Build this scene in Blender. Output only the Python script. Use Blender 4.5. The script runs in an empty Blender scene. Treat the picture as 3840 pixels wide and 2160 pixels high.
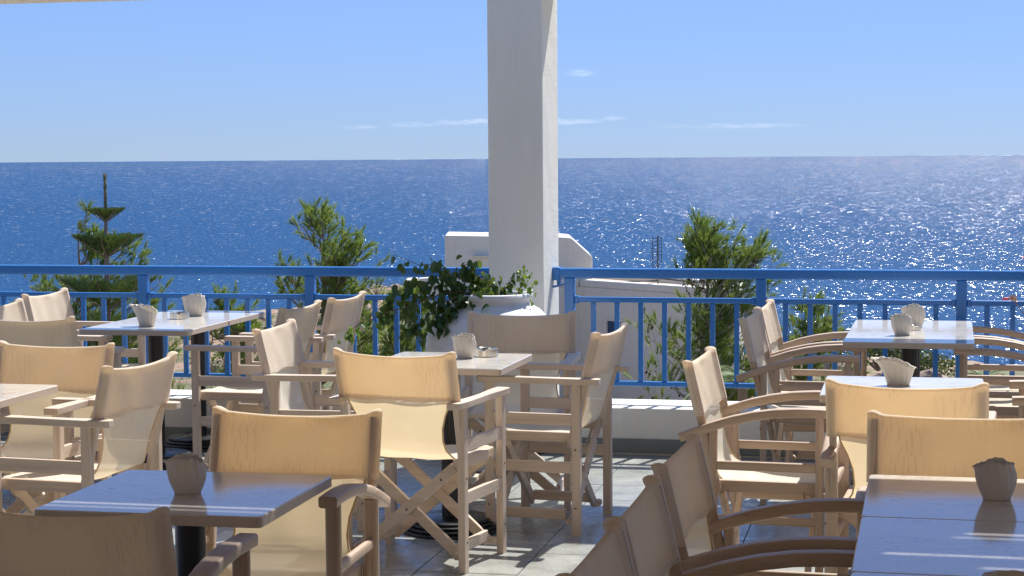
import bpy, bmesh, math, random
from math import sin, cos, pi, radians, sqrt, atan2
from mathutils import Vector, Matrix, noise as mn
random.seed(7)
SC = bpy.context.scene
COL = SC.collection

# ------------------------------------------------------------------ camera
cd = bpy.data.cameras.new('camera'); cam = bpy.data.objects.new('camera', cd); COL.objects.link(cam)
cd.sensor_width = 36.0
cd.lens = 36.0*6890.98/3840.0
cd.clip_start = 0.1; cd.clip_end = 150000.0
PITCH, ROLL = 0.070388, 0.0073203
cam.matrix_world = Matrix.Translation((0, 0, 1.602)) @ Matrix.Rotation(pi/2-PITCH, 4, 'X') @ Matrix.Rotation(-ROLL, 4, 'Z')
SC.camera = cam

# ------------------------------------------------------------------ light
SUN_EL, SUN_AZ = radians(52.7), radians(30.0)      # azimuth clockwise from +Y
sl = bpy.data.lights.new('sun', 'SUN'); so = bpy.data.objects.new('sun', sl); COL.objects.link(so)
sl.energy = 4.0; sl.angle = radians(0.53); sl.color = (1.0, 0.965, 0.89)
sdir = Vector((sin(SUN_AZ)*cos(SUN_EL), cos(SUN_AZ)*cos(SUN_EL), sin(SUN_EL)))
so.rotation_euler = sdir.to_track_quat('Z', 'Y').to_euler()
W = bpy.data.worlds.new('World'); SC.world = W; W.use_nodes = True
SC.view_settings.view_transform = 'Standard'
SC.view_settings.look = 'None'
SC.view_settings.exposure = 0.82
SC.view_settings.gamma = 1.0
SC.view_settings.use_curve_mapping = False
SC.cycles.max_bounces = 8
SC.cycles.transparent_max_bounces = 12
SC.cycles.sample_clamp_indirect = 6.0

SKY_GAIN = .575
def build_world():
    nt = W.node_tree; N = nt.nodes; L = nt.links; N.clear()
    def math_(op, a, b=None, c=None, clamp=False):
        n = N.new('ShaderNodeMath'); n.operation = op; n.use_clamp = clamp
        for i, v in enumerate((a, b, c)):
            if v is None: continue
            if isinstance(v, (int, float)): n.inputs[i].default_value = v
            else: L.new(v, n.inputs[i])
        return n.outputs[0]
    out = N.new('ShaderNodeOutputWorld'); bg = N.new('ShaderNodeBackground')
    sky = N.new('ShaderNodeTexSky'); sky.sky_type = 'NISHITA'; sky.sun_disc = False
    sky.sun_elevation = SUN_EL; sky.sun_rotation = SUN_AZ
    sky.altitude = 0; sky.air_density = 1.0; sky.dust_density = 0.35; sky.ozone_density = 2.6
    tc = N.new('ShaderNodeTexCoord'); sep = N.new('ShaderNodeSeparateXYZ'); L.new(tc.outputs['Generated'], sep.inputs[0])
    az = math_('MULTIPLY', math_('ARCTAN2', sep.outputs[0], sep.outputs[1]), 180/pi)
    el = math_('MULTIPLY', math_('ARCSINE', sep.outputs[2]), 180/pi)
    cv = N.new('ShaderNodeCombineXYZ'); L.new(az, cv.inputs[0]); L.new(math_('MULTIPLY', el, 4.5), cv.inputs[1])
    nz = N.new('ShaderNodeTexNoise'); nz.inputs['Scale'].default_value = 1.5; nz.inputs['Detail'].default_value = 7; nz.inputs['Roughness'].default_value = .6
    L.new(cv.outputs[0], nz.inputs['Vector'])
    tot = None
    # small low clouds: azimuth, elevation, half widths (degrees), strength
    for a0, e0, sa, se, k in ((2.15, 2.62, .55, .13, .9), (-3.0, 1.07, .95, .10, .7), (-1.0, 1.14, 1.7, .12, 1.0), (1.6, 1.13, 1.4, .11, 1.0),
                              (3.1, 1.22, .55, .08, .9), (7.0, .95, 2.6, .10, .6), (-4.7, 1.0, .7, .07, .5), (19, 1.2, 3, .2, .8), (-24, 1.3, 4, .2, .8), (-14, 2.6, 3, .2, .0), (60, 1.5, 9, .3, .8), (-70, 2, 12, .4, .8)):
        d = math_('ADD', math_('POWER', math_('DIVIDE', math_('SUBTRACT', az, a0), sa), 2), math_('POWER', math_('DIVIDE', math_('SUBTRACT', el, e0), se), 2))
        m = math_('MULTIPLY', math_('SUBTRACT', 1, d, clamp=True), k)
        tot = m if tot is None else math_('MAXIMUM', tot, m)
    msk = math_('MULTIPLY', math_('MULTIPLY', tot, math_('MULTIPLY', math_('SUBTRACT', nz.outputs['Fac'], .36, clamp=True), 3.2, clamp=True)), .30, clamp=True)
    # tone response of the sky: flatter and bluer than the raw model, the same curve in every direction
    sr = N.new('ShaderNodeSeparateColor'); L.new(sky.outputs[0], sr.inputs[0]); cr_ = N.new('ShaderNodeCombineColor')
    K = SKY_GAIN*10
    haze = math_('EXPONENT', math_('MULTIPLY', math_('MAXIMUM', el, 0.0), -.45))
    for i, (k, g, hz) in enumerate(((.366, .40, .115), (.587, .45, .09), (1.15, .65, .07))):
        v = math_('MULTIPLY', math_('POWER', math_('MULTIPLY', sr.outputs[i], .1), g), k*K)
        L.new(math_('ADD', v, math_('MULTIPLY', haze, hz*K)), cr_.inputs[i])
    mx = N.new('ShaderNodeMix'); mx.data_type = 'RGBA'; L.new(msk, mx.inputs['Factor']); L.new(cr_.outputs[0], mx.inputs['A'])
    mx.inputs['B'].default_value = (7.6, 8.1, 9.0, 1)
    L.new(mx.outputs['Result'], bg.inputs['Color']); bg.inputs['Strength'].default_value = 0.10
    L.new(bg.outputs[0], out.inputs['Surface'])
build_world()

# ------------------------------------------------------------------ helpers
def nodes_of(name, **kw):
    m = bpy.data.materials.new(name); m.use_nodes = True
    nt = m.node_tree; b = nt.nodes['Principled BSDF']
    for k, v in kw.items():
        b.inputs[k.replace('_', ' ')].default_value = v if not isinstance(v, tuple) else (v+(1,))[:4]
    return m, nt, b
def ramp(nt, fac, stops):
    r = nt.nodes.new('ShaderNodeValToRGB')
    while len(r.color_ramp.elements) < len(stops): r.color_ramp.elements.new(.5)
    for e, (p, c) in zip(r.color_ramp.elements, stops):
        e.position = p; e.color = (c+(1,))[:4] if isinstance(c, tuple) else (c, c, c, 1)
    nt.links.new(fac, r.inputs[0]); return r.outputs[0]
def noise(nt, scale, detail=4, rough=.55, stretch=(1, 1, 1), coord='Object', dist=0.0, loc=(0, 0, 0)):
    tc = nt.nodes.new('ShaderNodeTexCoord'); mp = nt.nodes.new('ShaderNodeMapping'); mp.inputs['Scale'].default_value = stretch
    mp.inputs['Location'].default_value = loc
    if coord == 'World':
        g = nt.nodes.new('ShaderNodeNewGeometry'); nt.links.new(g.outputs['Position'], mp.inputs[0])
    else: nt.links.new(tc.outputs[coord], mp.inputs[0])
    n = nt.nodes.new('ShaderNodeTexNoise'); n.inputs['Scale'].default_value = scale; n.inputs['Detail'].default_value = detail
    n.inputs['Roughness'].default_value = rough; n.inputs['Distortion'].default_value = dist
    nt.links.new(mp.outputs[0], n.inputs['Vector']); return n.outputs['Fac']
def mixc(nt, fac, a, b, mode='MIX'):
    m = nt.nodes.new('ShaderNodeMix'); m.data_type = 'RGBA'; m.blend_type = mode
    for s, v in (('Factor', fac), ('A', a), ('B', b)):
        if isinstance(v, tuple): m.inputs[s].default_value = (v+(1,))[:4]
        elif isinstance(v, (int, float)): m.inputs[s].default_value = v
        else: nt.links.new(v, m.inputs[s])
    return m.outputs['Result']
def mth(nt, op, a, b=None, clamp=False):
    n = nt.nodes.new('ShaderNodeMath'); n.operation = op; n.use_clamp = clamp
    for i, v in enumerate((a, b)):
        if v is None: continue
        if isinstance(v, (int, float)): n.inputs[i].default_value = v
        else: nt.links.new(v, n.inputs[i])
    return n.outputs[0]
def bump(nt, b, h, dist=.002, strength=1.0):
    n = nt.nodes.new('ShaderNodeBump'); n.inputs['Distance'].default_value = dist; n.inputs['Strength'].default_value = strength
    nt.links.new(h, n.inputs['Height']); nt.links.new(n.outputs[0], b.inputs['Normal']); return n
def objrand(nt):
    return nt.nodes.new('ShaderNodeObjectInfo').outputs['Random']

M = {}
def mk_wood(key, stretch, C=((.43, .32, .235), (.61, .48, .37), (.73, .61, .50), (.76, .63, .53), (.60, .52, .43))):
    m, nt, b = nodes_of(key, Roughness=.5)
    g = noise(nt, 30, 6, .65, stretch, dist=.3)
    f = noise(nt, 5, 3, .5, tuple(min(1, s*3) for s in stretch))
    c = ramp(nt, g, [(.28, C[0]), (.5, C[1]), (.72, C[2])])
    c = mixc(nt, mth(nt, 'MULTIPLY', f, .5), c, C[3])
    c = mixc(nt, mth(nt, 'MULTIPLY', objrand(nt), .28), c, C[4])
    nt.links.new(c, b.inputs['Base Color']); bump(nt, b, g, .0012, .6)
    M[key] = m
mk_wood('wood_x', (.06, 1, 1)); mk_wood('wood_y', (1, .06, 1)); mk_wood('wood_z', (1, 1, .06))
SHADED_BROWN = ((.33, .225, .15), (.49, .355, .25), (.62, .475, .35), (.62, .47, .36), (.44, .34, .25))  # browner wood of the curved chairs, with shade darkening put into its colour
for k_, st_ in (('x', (.06, 1, 1)), ('y', (1, .06, 1)), ('z', (1, 1, .06))): mk_wood('oak_'+k_, st_, SHADED_BROWN)

def mk_fabric(key, double):
    m = bpy.data.materials.new(key); m.use_nodes = True; nt = m.node_tree; N = nt.nodes; L = nt.links; N.clear()
    out = N.new('ShaderNodeOutputMaterial')
    weave = noise(nt, 240, 2, .6, (1, 1, .35)); stain = noise(nt, 7, 4, .6); streak = noise(nt, 9, 3, .55, (.35, 1, 2.6))
    base = mixc(nt, mth(nt, 'MULTIPLY', stain, .45), (.97, .92, .81), (.91, .84, .70))
    base = mixc(nt, mth(nt, 'MULTIPLY', weave, .35), base, (.84, .75, .62))
    base = mixc(nt, mth(nt, 'MULTIPLY', ramp(nt, noise(nt, 3.2, 4, .6, loc=(2, 1, 0)), [(.5, 0.0), (.68, 1.0)]), .4), base, (.66, .56, .42))
    base = mixc(nt, mth(nt, 'MULTIPLY', objrand(nt), .5), base, (.93, .87, .79))
    d = N.new('ShaderNodeBsdfDiffuse'); L.new(base, d.inputs['Color'])
    t = N.new('ShaderNodeBsdfTranslucent')
    if double:
        # interference of two woven layers: soft wavy ripples
        tc = N.new('ShaderNodeTexCoord'); mp = N.new('ShaderNodeMapping'); mp.inputs['Scale'].default_value = (1, .2, 1.3); L.new(tc.outputs['Object'], mp.inputs[0])
        oi = N.new('ShaderNodeObjectInfo'); cx = N.new('ShaderNodeCombineXYZ'); L.new(mth(nt, 'MULTIPLY', oi.outputs['Random'], 7.0), cx.inputs[0]); L.new(cx.outputs[0], mp.inputs['Location'])
        ws = []
        for sc_, ds, dt in ((12, 11, .9), (26, 6, .5)):
            wv = N.new('ShaderNodeTexWave'); wv.inputs['Scale'].default_value = sc_; wv.inputs['Distortion'].default_value = ds; wv.inputs['Detail'].default_value = 1.0; wv.inputs['Detail Scale'].default_value = dt
            L.new(mp.outputs[0], wv.inputs['Vector']); ws.append(wv.outputs['Fac'])
        moire = mth(nt, 'MULTIPLY', mth(nt, 'MULTIPLY', ws[0], ws[1]), ramp(nt, noise(nt, 6, 2, .5, loc=(4, 4, 4)), [(.38, 0.0), (.6, 1.0)]))
        tcol = mixc(nt, moire, (.98, .74, .42), (.70, .49, .25))
        sz = N.new('ShaderNodeSeparateXYZ'); L.new(tc.outputs['Object'], sz.inputs[0])
        hem = ramp(nt, sz.outputs[2], [(.6805, .62), (.6835, 0.0)]); tcol = mixc(nt, hem, tcol, (.52, .34, .17)); base = mixc(nt, mth(nt, 'MULTIPLY', hem, .45), base, (.62, .50, .36))
    else:
        tcol = mixc(nt, streak, (1.0, .78, .46), (.90, .69, .38))
    L.new(tcol, t.inputs['Color'])
    bp = N.new('ShaderNodeBump'); bp.inputs['Distance'].default_value = .004; bp.inputs['Strength'].default_value = .5
    L.new(mth(nt, 'ADD', mth(nt, 'MULTIPLY', streak, 1.0), mth(nt, 'MULTIPLY', weave, .1)), bp.inputs['Height'])
    L.new(bp.outputs[0], d.inputs['Normal'])
    ms = N.new('ShaderNodeMixShader'); ms.inputs[0].default_value = .37 if not double else .42
    L.new(d.outputs[0], ms.inputs[1]); L.new(t.outputs[0], ms.inputs[2])
    tr = N.new('ShaderNodeBsdfTransparent'); ms2 = N.new('ShaderNodeMixShader'); ms2.inputs[0].default_value = .06 if double else .12
    L.new(ms.outputs[0], ms2.inputs[1]); L.new(tr.outputs[0], ms2.inputs[2]); L.new(ms2.outputs[0], out.inputs['Surface'])
    M[key] = m
mk_fabric('canvas_single', False); mk_fabric('canvas_double', True)

def mk(name, color, rough=.5, metal=0.0, **kw):
    m, nt, b = nodes_of(name, Base_Color=color, Roughness=rough, Metallic=metal, **kw)
    M[name] = m; return m, nt, b
mk('canvas_hem', (.66, .47, .27), .9)
m, nt, b = mk('stone_top', (.72, .68, .62), .09)
v = noise(nt, 6, 8, .7, (1, 2.5, 1), 'Object', 1.2); vein = ramp(nt, v, [(.48, 0.0), (.496, .95), (.504, .95), (.52, 0.0)])
spots = noise(nt, 3, 2); vein2 = mth(nt, 'MULTIPLY', vein, ramp(nt, spots, [(.5, 0.0), (.62, .75)]))
cc = mixc(nt, noise(nt, 14, 6, .6), (.76, .72, .65), (.67, .62, .55))
nt.links.new(mixc(nt, vein2, cc, (.20, .09, .07)), b.inputs['Base Color'])
nt.links.new(ramp(nt, noise(nt, 20, 5, .7), [(.3, .07), (.8, .17)]), b.inputs['Roughness'])
b.inputs['IOR'].default_value = 1.95
m, nt, b = mk('stone_edge', (.60, .50, .40), .4)
nt.links.new(mixc(nt, noise(nt, 60, 5, .7), (.62, .52, .42), (.48, .38, .30)), b.inputs['Base Color'])
m, nt, b = mk('black_iron', (.012, .013, .015), .3); bump(nt, b, noise(nt, 60, 4, .6), .001, .35)
nt.links.new(ramp(nt, noise(nt, 8, 4, .6), [(.3, .22), (.8, .5)]), b.inputs['Roughness'])
m, nt, b = mk('blue_paint', (.03, .17, .5), .25)
cc = mixc(nt, noise(nt, 5, 5, .6), (.022, .17, .50), (.032, .20, .56)); cc = mixc(nt, ramp(nt, noise(nt, 22, 5, .7, coord='World'), [(.69, 0.0), (.73, .8)]), cc, (.16, .10, .08)); nt.links.new(cc, b.inputs['Base Color']); bump(nt, b, noise(nt, 35, 4, .6), .0008, .5)
def plaster(name, c1, c2, streaks=0.0, bd=.004):
    m, nt, b = mk(name, c1, .75)
    f = noise(nt, 3.0, 6, .6, coord='World'); cc = mixc(nt, f, c1, c2)
    if streaks:
        s = noise(nt, 14, 5, .65, (1, 1, .07), 'World'); cc = mixc(nt, mth(nt, 'MULTIPLY', ramp(nt, s, [(.42, 0.0), (.8, 1.0)]), streaks), cc, (.45, .44, .42))
    nt.links.new(cc, b.inputs['Base Color'])
    h = mth(nt, 'ADD', noise(nt, 70, 5, .6, coord='World'), mth(nt, 'MULTIPLY', noise(nt, 6, 3, .5, coord='World'), 2.0)); bump(nt, b, h, bd, .8)
plaster('white_plaster', (.88, .86, .77), (.84, .82, .73), .12)
plaster('far_plaster', (.80, .76, .67), (.74, .70, .61), .25, .01)
plaster('ledge_plaster', (.80, .77, .70), (.68, .65, .59), .2)
plaster('roof_screed', (.70, .52, .42), (.55, .43, .36), 0)
m, nt, b = mk('slate', (.16, .18, .16), .3)
f = noise(nt, 3.5, 7, .65, coord='World'); c = ramp(nt, f, [(.3, (.22, .235, .22)), (.5, (.34, .35, .325)), (.72, (.47, .48, .44))])
c = mixc(nt, mth(nt, 'MULTIPLY', objrand(nt), .45), c, (.36, .37, .34)); nt.links.new(c, b.inputs['Base Color'])
nt.links.new(ramp(nt, noise(nt, 9, 5, .7, coord='World'), [(.3, .14), (.75, .42)]), b.inputs['Roughness']); bump(nt, b, noise(nt, 12, 6, .6, coord='World'), .004, .5)
mk('warm_fill_wall', (.62, .46, .29), .8)
mk('grout', (.20, .20, .185), .8)
m, nt, b = mk('slate_skirting', (.07, .08, .075), .45)
nt.links.new(mixc(nt, noise(nt, 5, 6, .6, coord='World'), (.10, .115, .105), (.24, .26, .24)), b.inputs['Base Color'])
mk('bolt_metal', (.16, .12, .10), .45, .7)
mk('steel', (.62, .60, .56), .22, 1.0)
m, nt, b = mk('ceramic', (.66, .61, .53), .55); nt.links.new(mixc(nt, noise(nt, 25, 5, .6), (.72, .67, .58), (.56, .50, .42)), b.inputs['Base Color'])
b.inputs['Subsurface Weight'].default_value = 0.0
m, nt, b = mk('pot_white', (.78, .78, .77), .6); h = noise(nt, 3, 3, .5, (.4, .4, 12)); bump(nt, b, h, .01, .6)
nt.links.new(mixc(nt, ramp(nt, noise(nt, 6, 5, .6, (1, 1, 5)), [(.45, 0.0), (.75, .6)]), (.80, .80, .79), (.56, .57, .58)), b.inputs['Base Color'])
mk('soil_pot', (.06, .035, .02), .9)
def leafmat(name, cols, trans=.4, rough=.5):
    m = bpy.data.materials.new(name); m.use_nodes = True; nt = m.node_tree; N = nt.nodes; L = nt.links; b = N['Principled BSDF']; out = N['Material Output']
    at = N.new('ShaderNodeAttribute'); at.attribute_name = 'tint'
    f = mth(nt, 'ADD', mth(nt, 'MULTIPLY', at.outputs['Fac'], .8), mth(nt, 'MULTIPLY', objrand(nt), .2))
    c = ramp(nt, f, cols); L.new(c, b.inputs['Base Color']); b.inputs['Roughness'].default_value = rough
    t = N.new('ShaderNodeBsdfTranslucent'); L.new(mixc(nt, .5, c, (.30, .36, .05), 'MIX'), t.inputs['Color'])
    ms = N.new('ShaderNodeMixShader'); ms.inputs[0].default_value = trans; L.new(b.outputs[0], ms.inputs[1]); L.new(t.outputs[0], ms.inputs[2]); L.new(ms.outputs[0], out.inputs['Surface'])
    M[name] = m
leafmat('pine_needles', [(0, (.07, .13, .025)), (.5, (.19, .29, .06)), (1, (.38, .44, .13))], .42)
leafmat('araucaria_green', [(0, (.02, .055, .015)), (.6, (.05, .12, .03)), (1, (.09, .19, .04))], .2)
leafmat('vine_leaf', [(0, (.03, .07, .018)), (.6, (.06, .14, .03)), (1, (.20, .36, .05))], .38, .35)
leafmat('shrub_leaf', [(0, (.05, .10, .03)), (.5, (.10, .19, .045)), (1, (.24, .28, .08))], .3)
leafmat('grey_leaf', [(0, (.09, .12, .07)), (.6, (.17, .21, .12)), (1, (.28, .31, .18))], .25)
leafmat('dark_leaf', [(0, (.02, .04, .015)), (.6, (.045, .075, .025)), (1, (.09, .12, .04))], .2)
leafmat('rust_leaf', [(0, (.20, .07, .04)), (.6, (.36, .15, .08)), (1, (.48, .25, .14))], .2)
m, nt, b = mk('bark', (.20, .15, .12), .85); nt.links.new(mixc(nt, noise(nt, 20, 5, .6), (.13, .09, .07), (.33, .27, .22)), b.inputs['Base Color'])
mk('pale_bark', (.40, .36, .31), .8)
mk('cone_brown', (.06, .035, .022), .8)
mk('petal_pink', (.80, .12, .18), .5); mk('petal_faded', (.70, .48, .36), .6)
mk('dark_void', (.02, .022, .028), .4); mk('glass_dark', (.02, .03, .05), .1); mk('window_blue', (.03, .07, .16), .5)
mk('antenna_metal', (.10, .10, .10), .5, .6); mk('terracotta', (.50, .19, .10), .8)
m, nt, b = mk('rock', (.36, .27, .21), .9)
nt.links.new(ramp(nt, noise(nt, 2.2, 7, .65, coord='World'), [(.3, (.17, .12, .10)), (.5, (.36, .26, .20)), (.7, (.52, .42, .34))]), b.inputs['Base Color']); bump(nt, b, noise(nt, 5, 6, .6, coord='World'), .1, .7)
m, nt, b = mk('hillside_earth', (.33, .22, .15), .95)
f = noise(nt, .6, 8, .65, coord='World'); c = ramp(nt, f, [(.3, (.15, .10, .07)), (.48, (.33, .21, .14)), (.7, (.50, .36, .27))])
g = noise(nt, .25, 7, .7, coord='World', loc=(3, 9, 0)); c = mixc(nt, ramp(nt, g, [(.47, 0.0), (.56, .85)]), c, (.11, .14, .055))
nt.links.new(c, b.inputs['Base Color']); bump(nt, b, f, .5, .9)
m, nt, b = mk('roof_boards', (.42, .30, .20), .7)

class MB:
    def __init__(s): s.v = []; s.f = []; s.t = []; s.smooth = False
    def add(s, vs, fs, tint=None):
        o = len(s.v); s.v += [tuple(x) for x in vs]; s.f += [tuple(i+o for i in f) for f in fs]
        if tint is not None: s.t += [tint]*len(vs)
    def box(s, a, b, mat=None):
        (x0, y0, z0), (x1, y1, z1) = a, b
        vs = [Vector(p) for p in ((x0,y0,z0),(x1,y0,z0),(x1,y1,z0),(x0,y1,z0),(x0,y0,z1),(x1,y0,z1),(x1,y1,z1),(x0,y1,z1))]
        if mat: vs = [mat @ v for v in vs]
        s.add(vs, [(0,3,2,1),(4,5,6,7),(0,1,5,4),(1,2,6,5),(2,3,7,6),(3,0,4,7)])
    def beam(s, p, q, w, h, up=Vector((0, 0, 1)), bev=0.0):
        """box bar from p to q; w across, h along 'up'"""
        p, q = Vector(p), Vector(q); d = (q-p).normalized(); r = d.cross(up)
        if r.length < 1e-4: r = d.cross(Vector((0, 1, 0)))
        r.normalize(); u = r.cross(d).normalized(); c = bev
        prof = [(-w/2+c, -h/2), (w/2-c, -h/2), (w/2, -h/2+c), (w/2, h/2-c), (w/2-c, h/2), (-w/2+c, h/2), (-w/2, h/2-c), (-w/2, -h/2+c)] if c else [(-w/2, -h/2), (w/2, -h/2), (w/2, h/2), (-w/2, h/2)]
        n = len(prof); vs = [x + r*a + u*b for x in (p, q) for a, b in prof]
        s.add(vs, [tuple(range(n))[::-1], tuple(range(n, 2*n))] + [(i, (i+1) % n, n+(i+1) % n, n+i) for i in range(n)])
    def sweep(s, pts, prof, side, cap=True, tint=None):
        """sweep 2D profile (side, normal) along points; side = constant side vector"""
        n = len(prof); side = Vector(side).normalized(); vs = []
        pts = [Vector(p) for p in pts]
        for i, p in enumerate(pts):
            d = (pts[min(i+1, len(pts)-1)] - pts[max(i-1, 0)]).normalized(); u = side.cross(d).normalized()
            vs += [p + side*a + u*b for a, b in prof]
        fs = []
        for i in range(len(pts)-1):
            fs += [(i*n+k, i*n+(k+1) % n, (i+1)*n+(k+1) % n, (i+1)*n+k) for k in range(n)]
        if cap: fs += [tuple(range(n))[::-1], tuple(range((len(pts)-1)*n, len(pts)*n))]
        s.add(vs, fs, tint)
    def tube(s, pts, r, n=8, tint=None, cap=True):
        pts = [Vector(p) for p in pts]; vs = []; rs = r if isinstance(r, (list, tuple)) else [r]*len(pts)
        for i, p in enumerate(pts):
            d = (pts[min(i+1, len(pts)-1)] - pts[max(i-1, 0)])
            if d.length < 1e-9: d = Vector((0, 0, 1))
            d.normalize(); a = d.orthogonal().normalized() if i == 0 else (a - d*a.dot(d)).normalized(); b = d.cross(a)
            vs += [p + (a*cos(2*pi*k/n) + b*sin(2*pi*k/n))*rs[i] for k in range(n)]
        fs = []
        for i in range(len(pts)-1):
            fs += [(i*n+k, i*n+(k+1) % n, (i+1)*n+(k+1) % n, (i+1)*n+k) for k in range(n)]
        if cap: fs += [tuple(range(n))[::-1], tuple(range((len(pts)-1)*n, len(pts)*n))]
        s.add(vs, fs, tint)
    def lathe(s, prof, n=48, c=(0, 0, 0), wob=None):
        vs = []; c = Vector(c)
        for j, (r, z) in enumerate(prof):
            for k in range(n):
                a = 2*pi*k/n; rr = r*(1 + (wob(a, z) if wob else 0)); vs.append(c + Vector((rr*cos(a), rr*sin(a), z)))
        fs = []
        for j in range(len(prof)-1):
            fs += [(j*n+k, j*n+(k+1) % n, (j+1)*n+(k+1) % n, (j+1)*n+k) for k in range(n)]
        s.add(vs, fs)
    def mesh(s, name, mats, smooth=None, angle=None):
        me = bpy.data.meshes.new(name); me.from_pydata(s.v, [], s.f)
        for m in (mats if isinstance(mats, (list, tuple)) else [mats]): me.materials.append(M[m] if isinstance(m, str) else m)
        if s.t and len(s.t) == len(s.v):
            at = me.attributes.new('tint', 'FLOAT', 'POINT'); at.data.foreach_set('value', s.t)
        if smooth: me.polygons.foreach_set('use_smooth', [True]*len(me.polygons))
        me.update()
        if angle is not None:
            me.polygons.foreach_set('use_smooth', [True]*len(me.polygons)); me.set_sharp_from_angle(angle=radians(angle))
        return me
def bevel_mesh(me, w, seg=2, ang=30):
    bm = bmesh.new(); bm.from_mesh(me)
    es = [e for e in bm.edges if len(e.link_faces) == 2 and e.calc_face_angle(0) > radians(ang)]
    bmesh.ops.bevel(bm, geom=es, offset=w, segments=seg, profile=.5, affect='EDGES', clamp_overlap=True)
    bmesh.ops.recalc_face_normals(bm, faces=bm.faces); bm.to_mesh(me); bm.free()
    me.polygons.foreach_set('use_smooth', [False]*len(me.polygons)); return me
def obj(name, me, parent=None, loc=None, rz=None):
    o = bpy.data.objects.new(name, me); COL.objects.link(o)
    if parent: o.parent = parent
    if loc is not None: o.location = loc
    if rz is not None: o.rotation_euler = (0, 0, rz)
    return o
def tag(o, label=None, cat=None, group=None, kind=None):
    for k, v in (('label', label), ('category', cat), ('group', group), ('kind', kind)):
        if v: o[k] = v
    return o
def thing(name, label, cat, loc=(0, 0, 0), rz=0, group=None):
    o = bpy.data.objects.new(name, None); COL.objects.link(o); o.empty_display_size = .1
    o.location = loc; o.rotation_euler = (0, 0, rz); return tag(o, label, cat, group)
def dup(root, loc, rz, label, group=None, name=None):
    r = root.copy(); COL.objects.link(r); r.location = loc; r.rotation_euler = (0, 0, rz); r['label'] = label
    if group: r['group'] = group
    for ch in root.children:
        c = ch.copy(); COL.objects.link(c); c.parent = r
        for g in ch.children:
            d = g.copy(); COL.objects.link(d); d.parent = c
    return r
TH = .215
AV = Vector((cos(TH), -sin(TH), 0)); NV = Vector((sin(TH), cos(TH), 0))
def G(a, n, z=0.0): return AV*a + NV*n + Vector((0, 0, z))       # terrace grid -> world
GM = Matrix(((cos(TH), sin(TH), 0, 0), (-sin(TH), cos(TH), 0, 0), (0, 0, 1, 0), (0, 0, 0, 1)))
def gbox(mb, a0, n0, z0, a1, n1, z1): mb.box((a0, n0, z0), (a1, n1, z1), GM)

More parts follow.
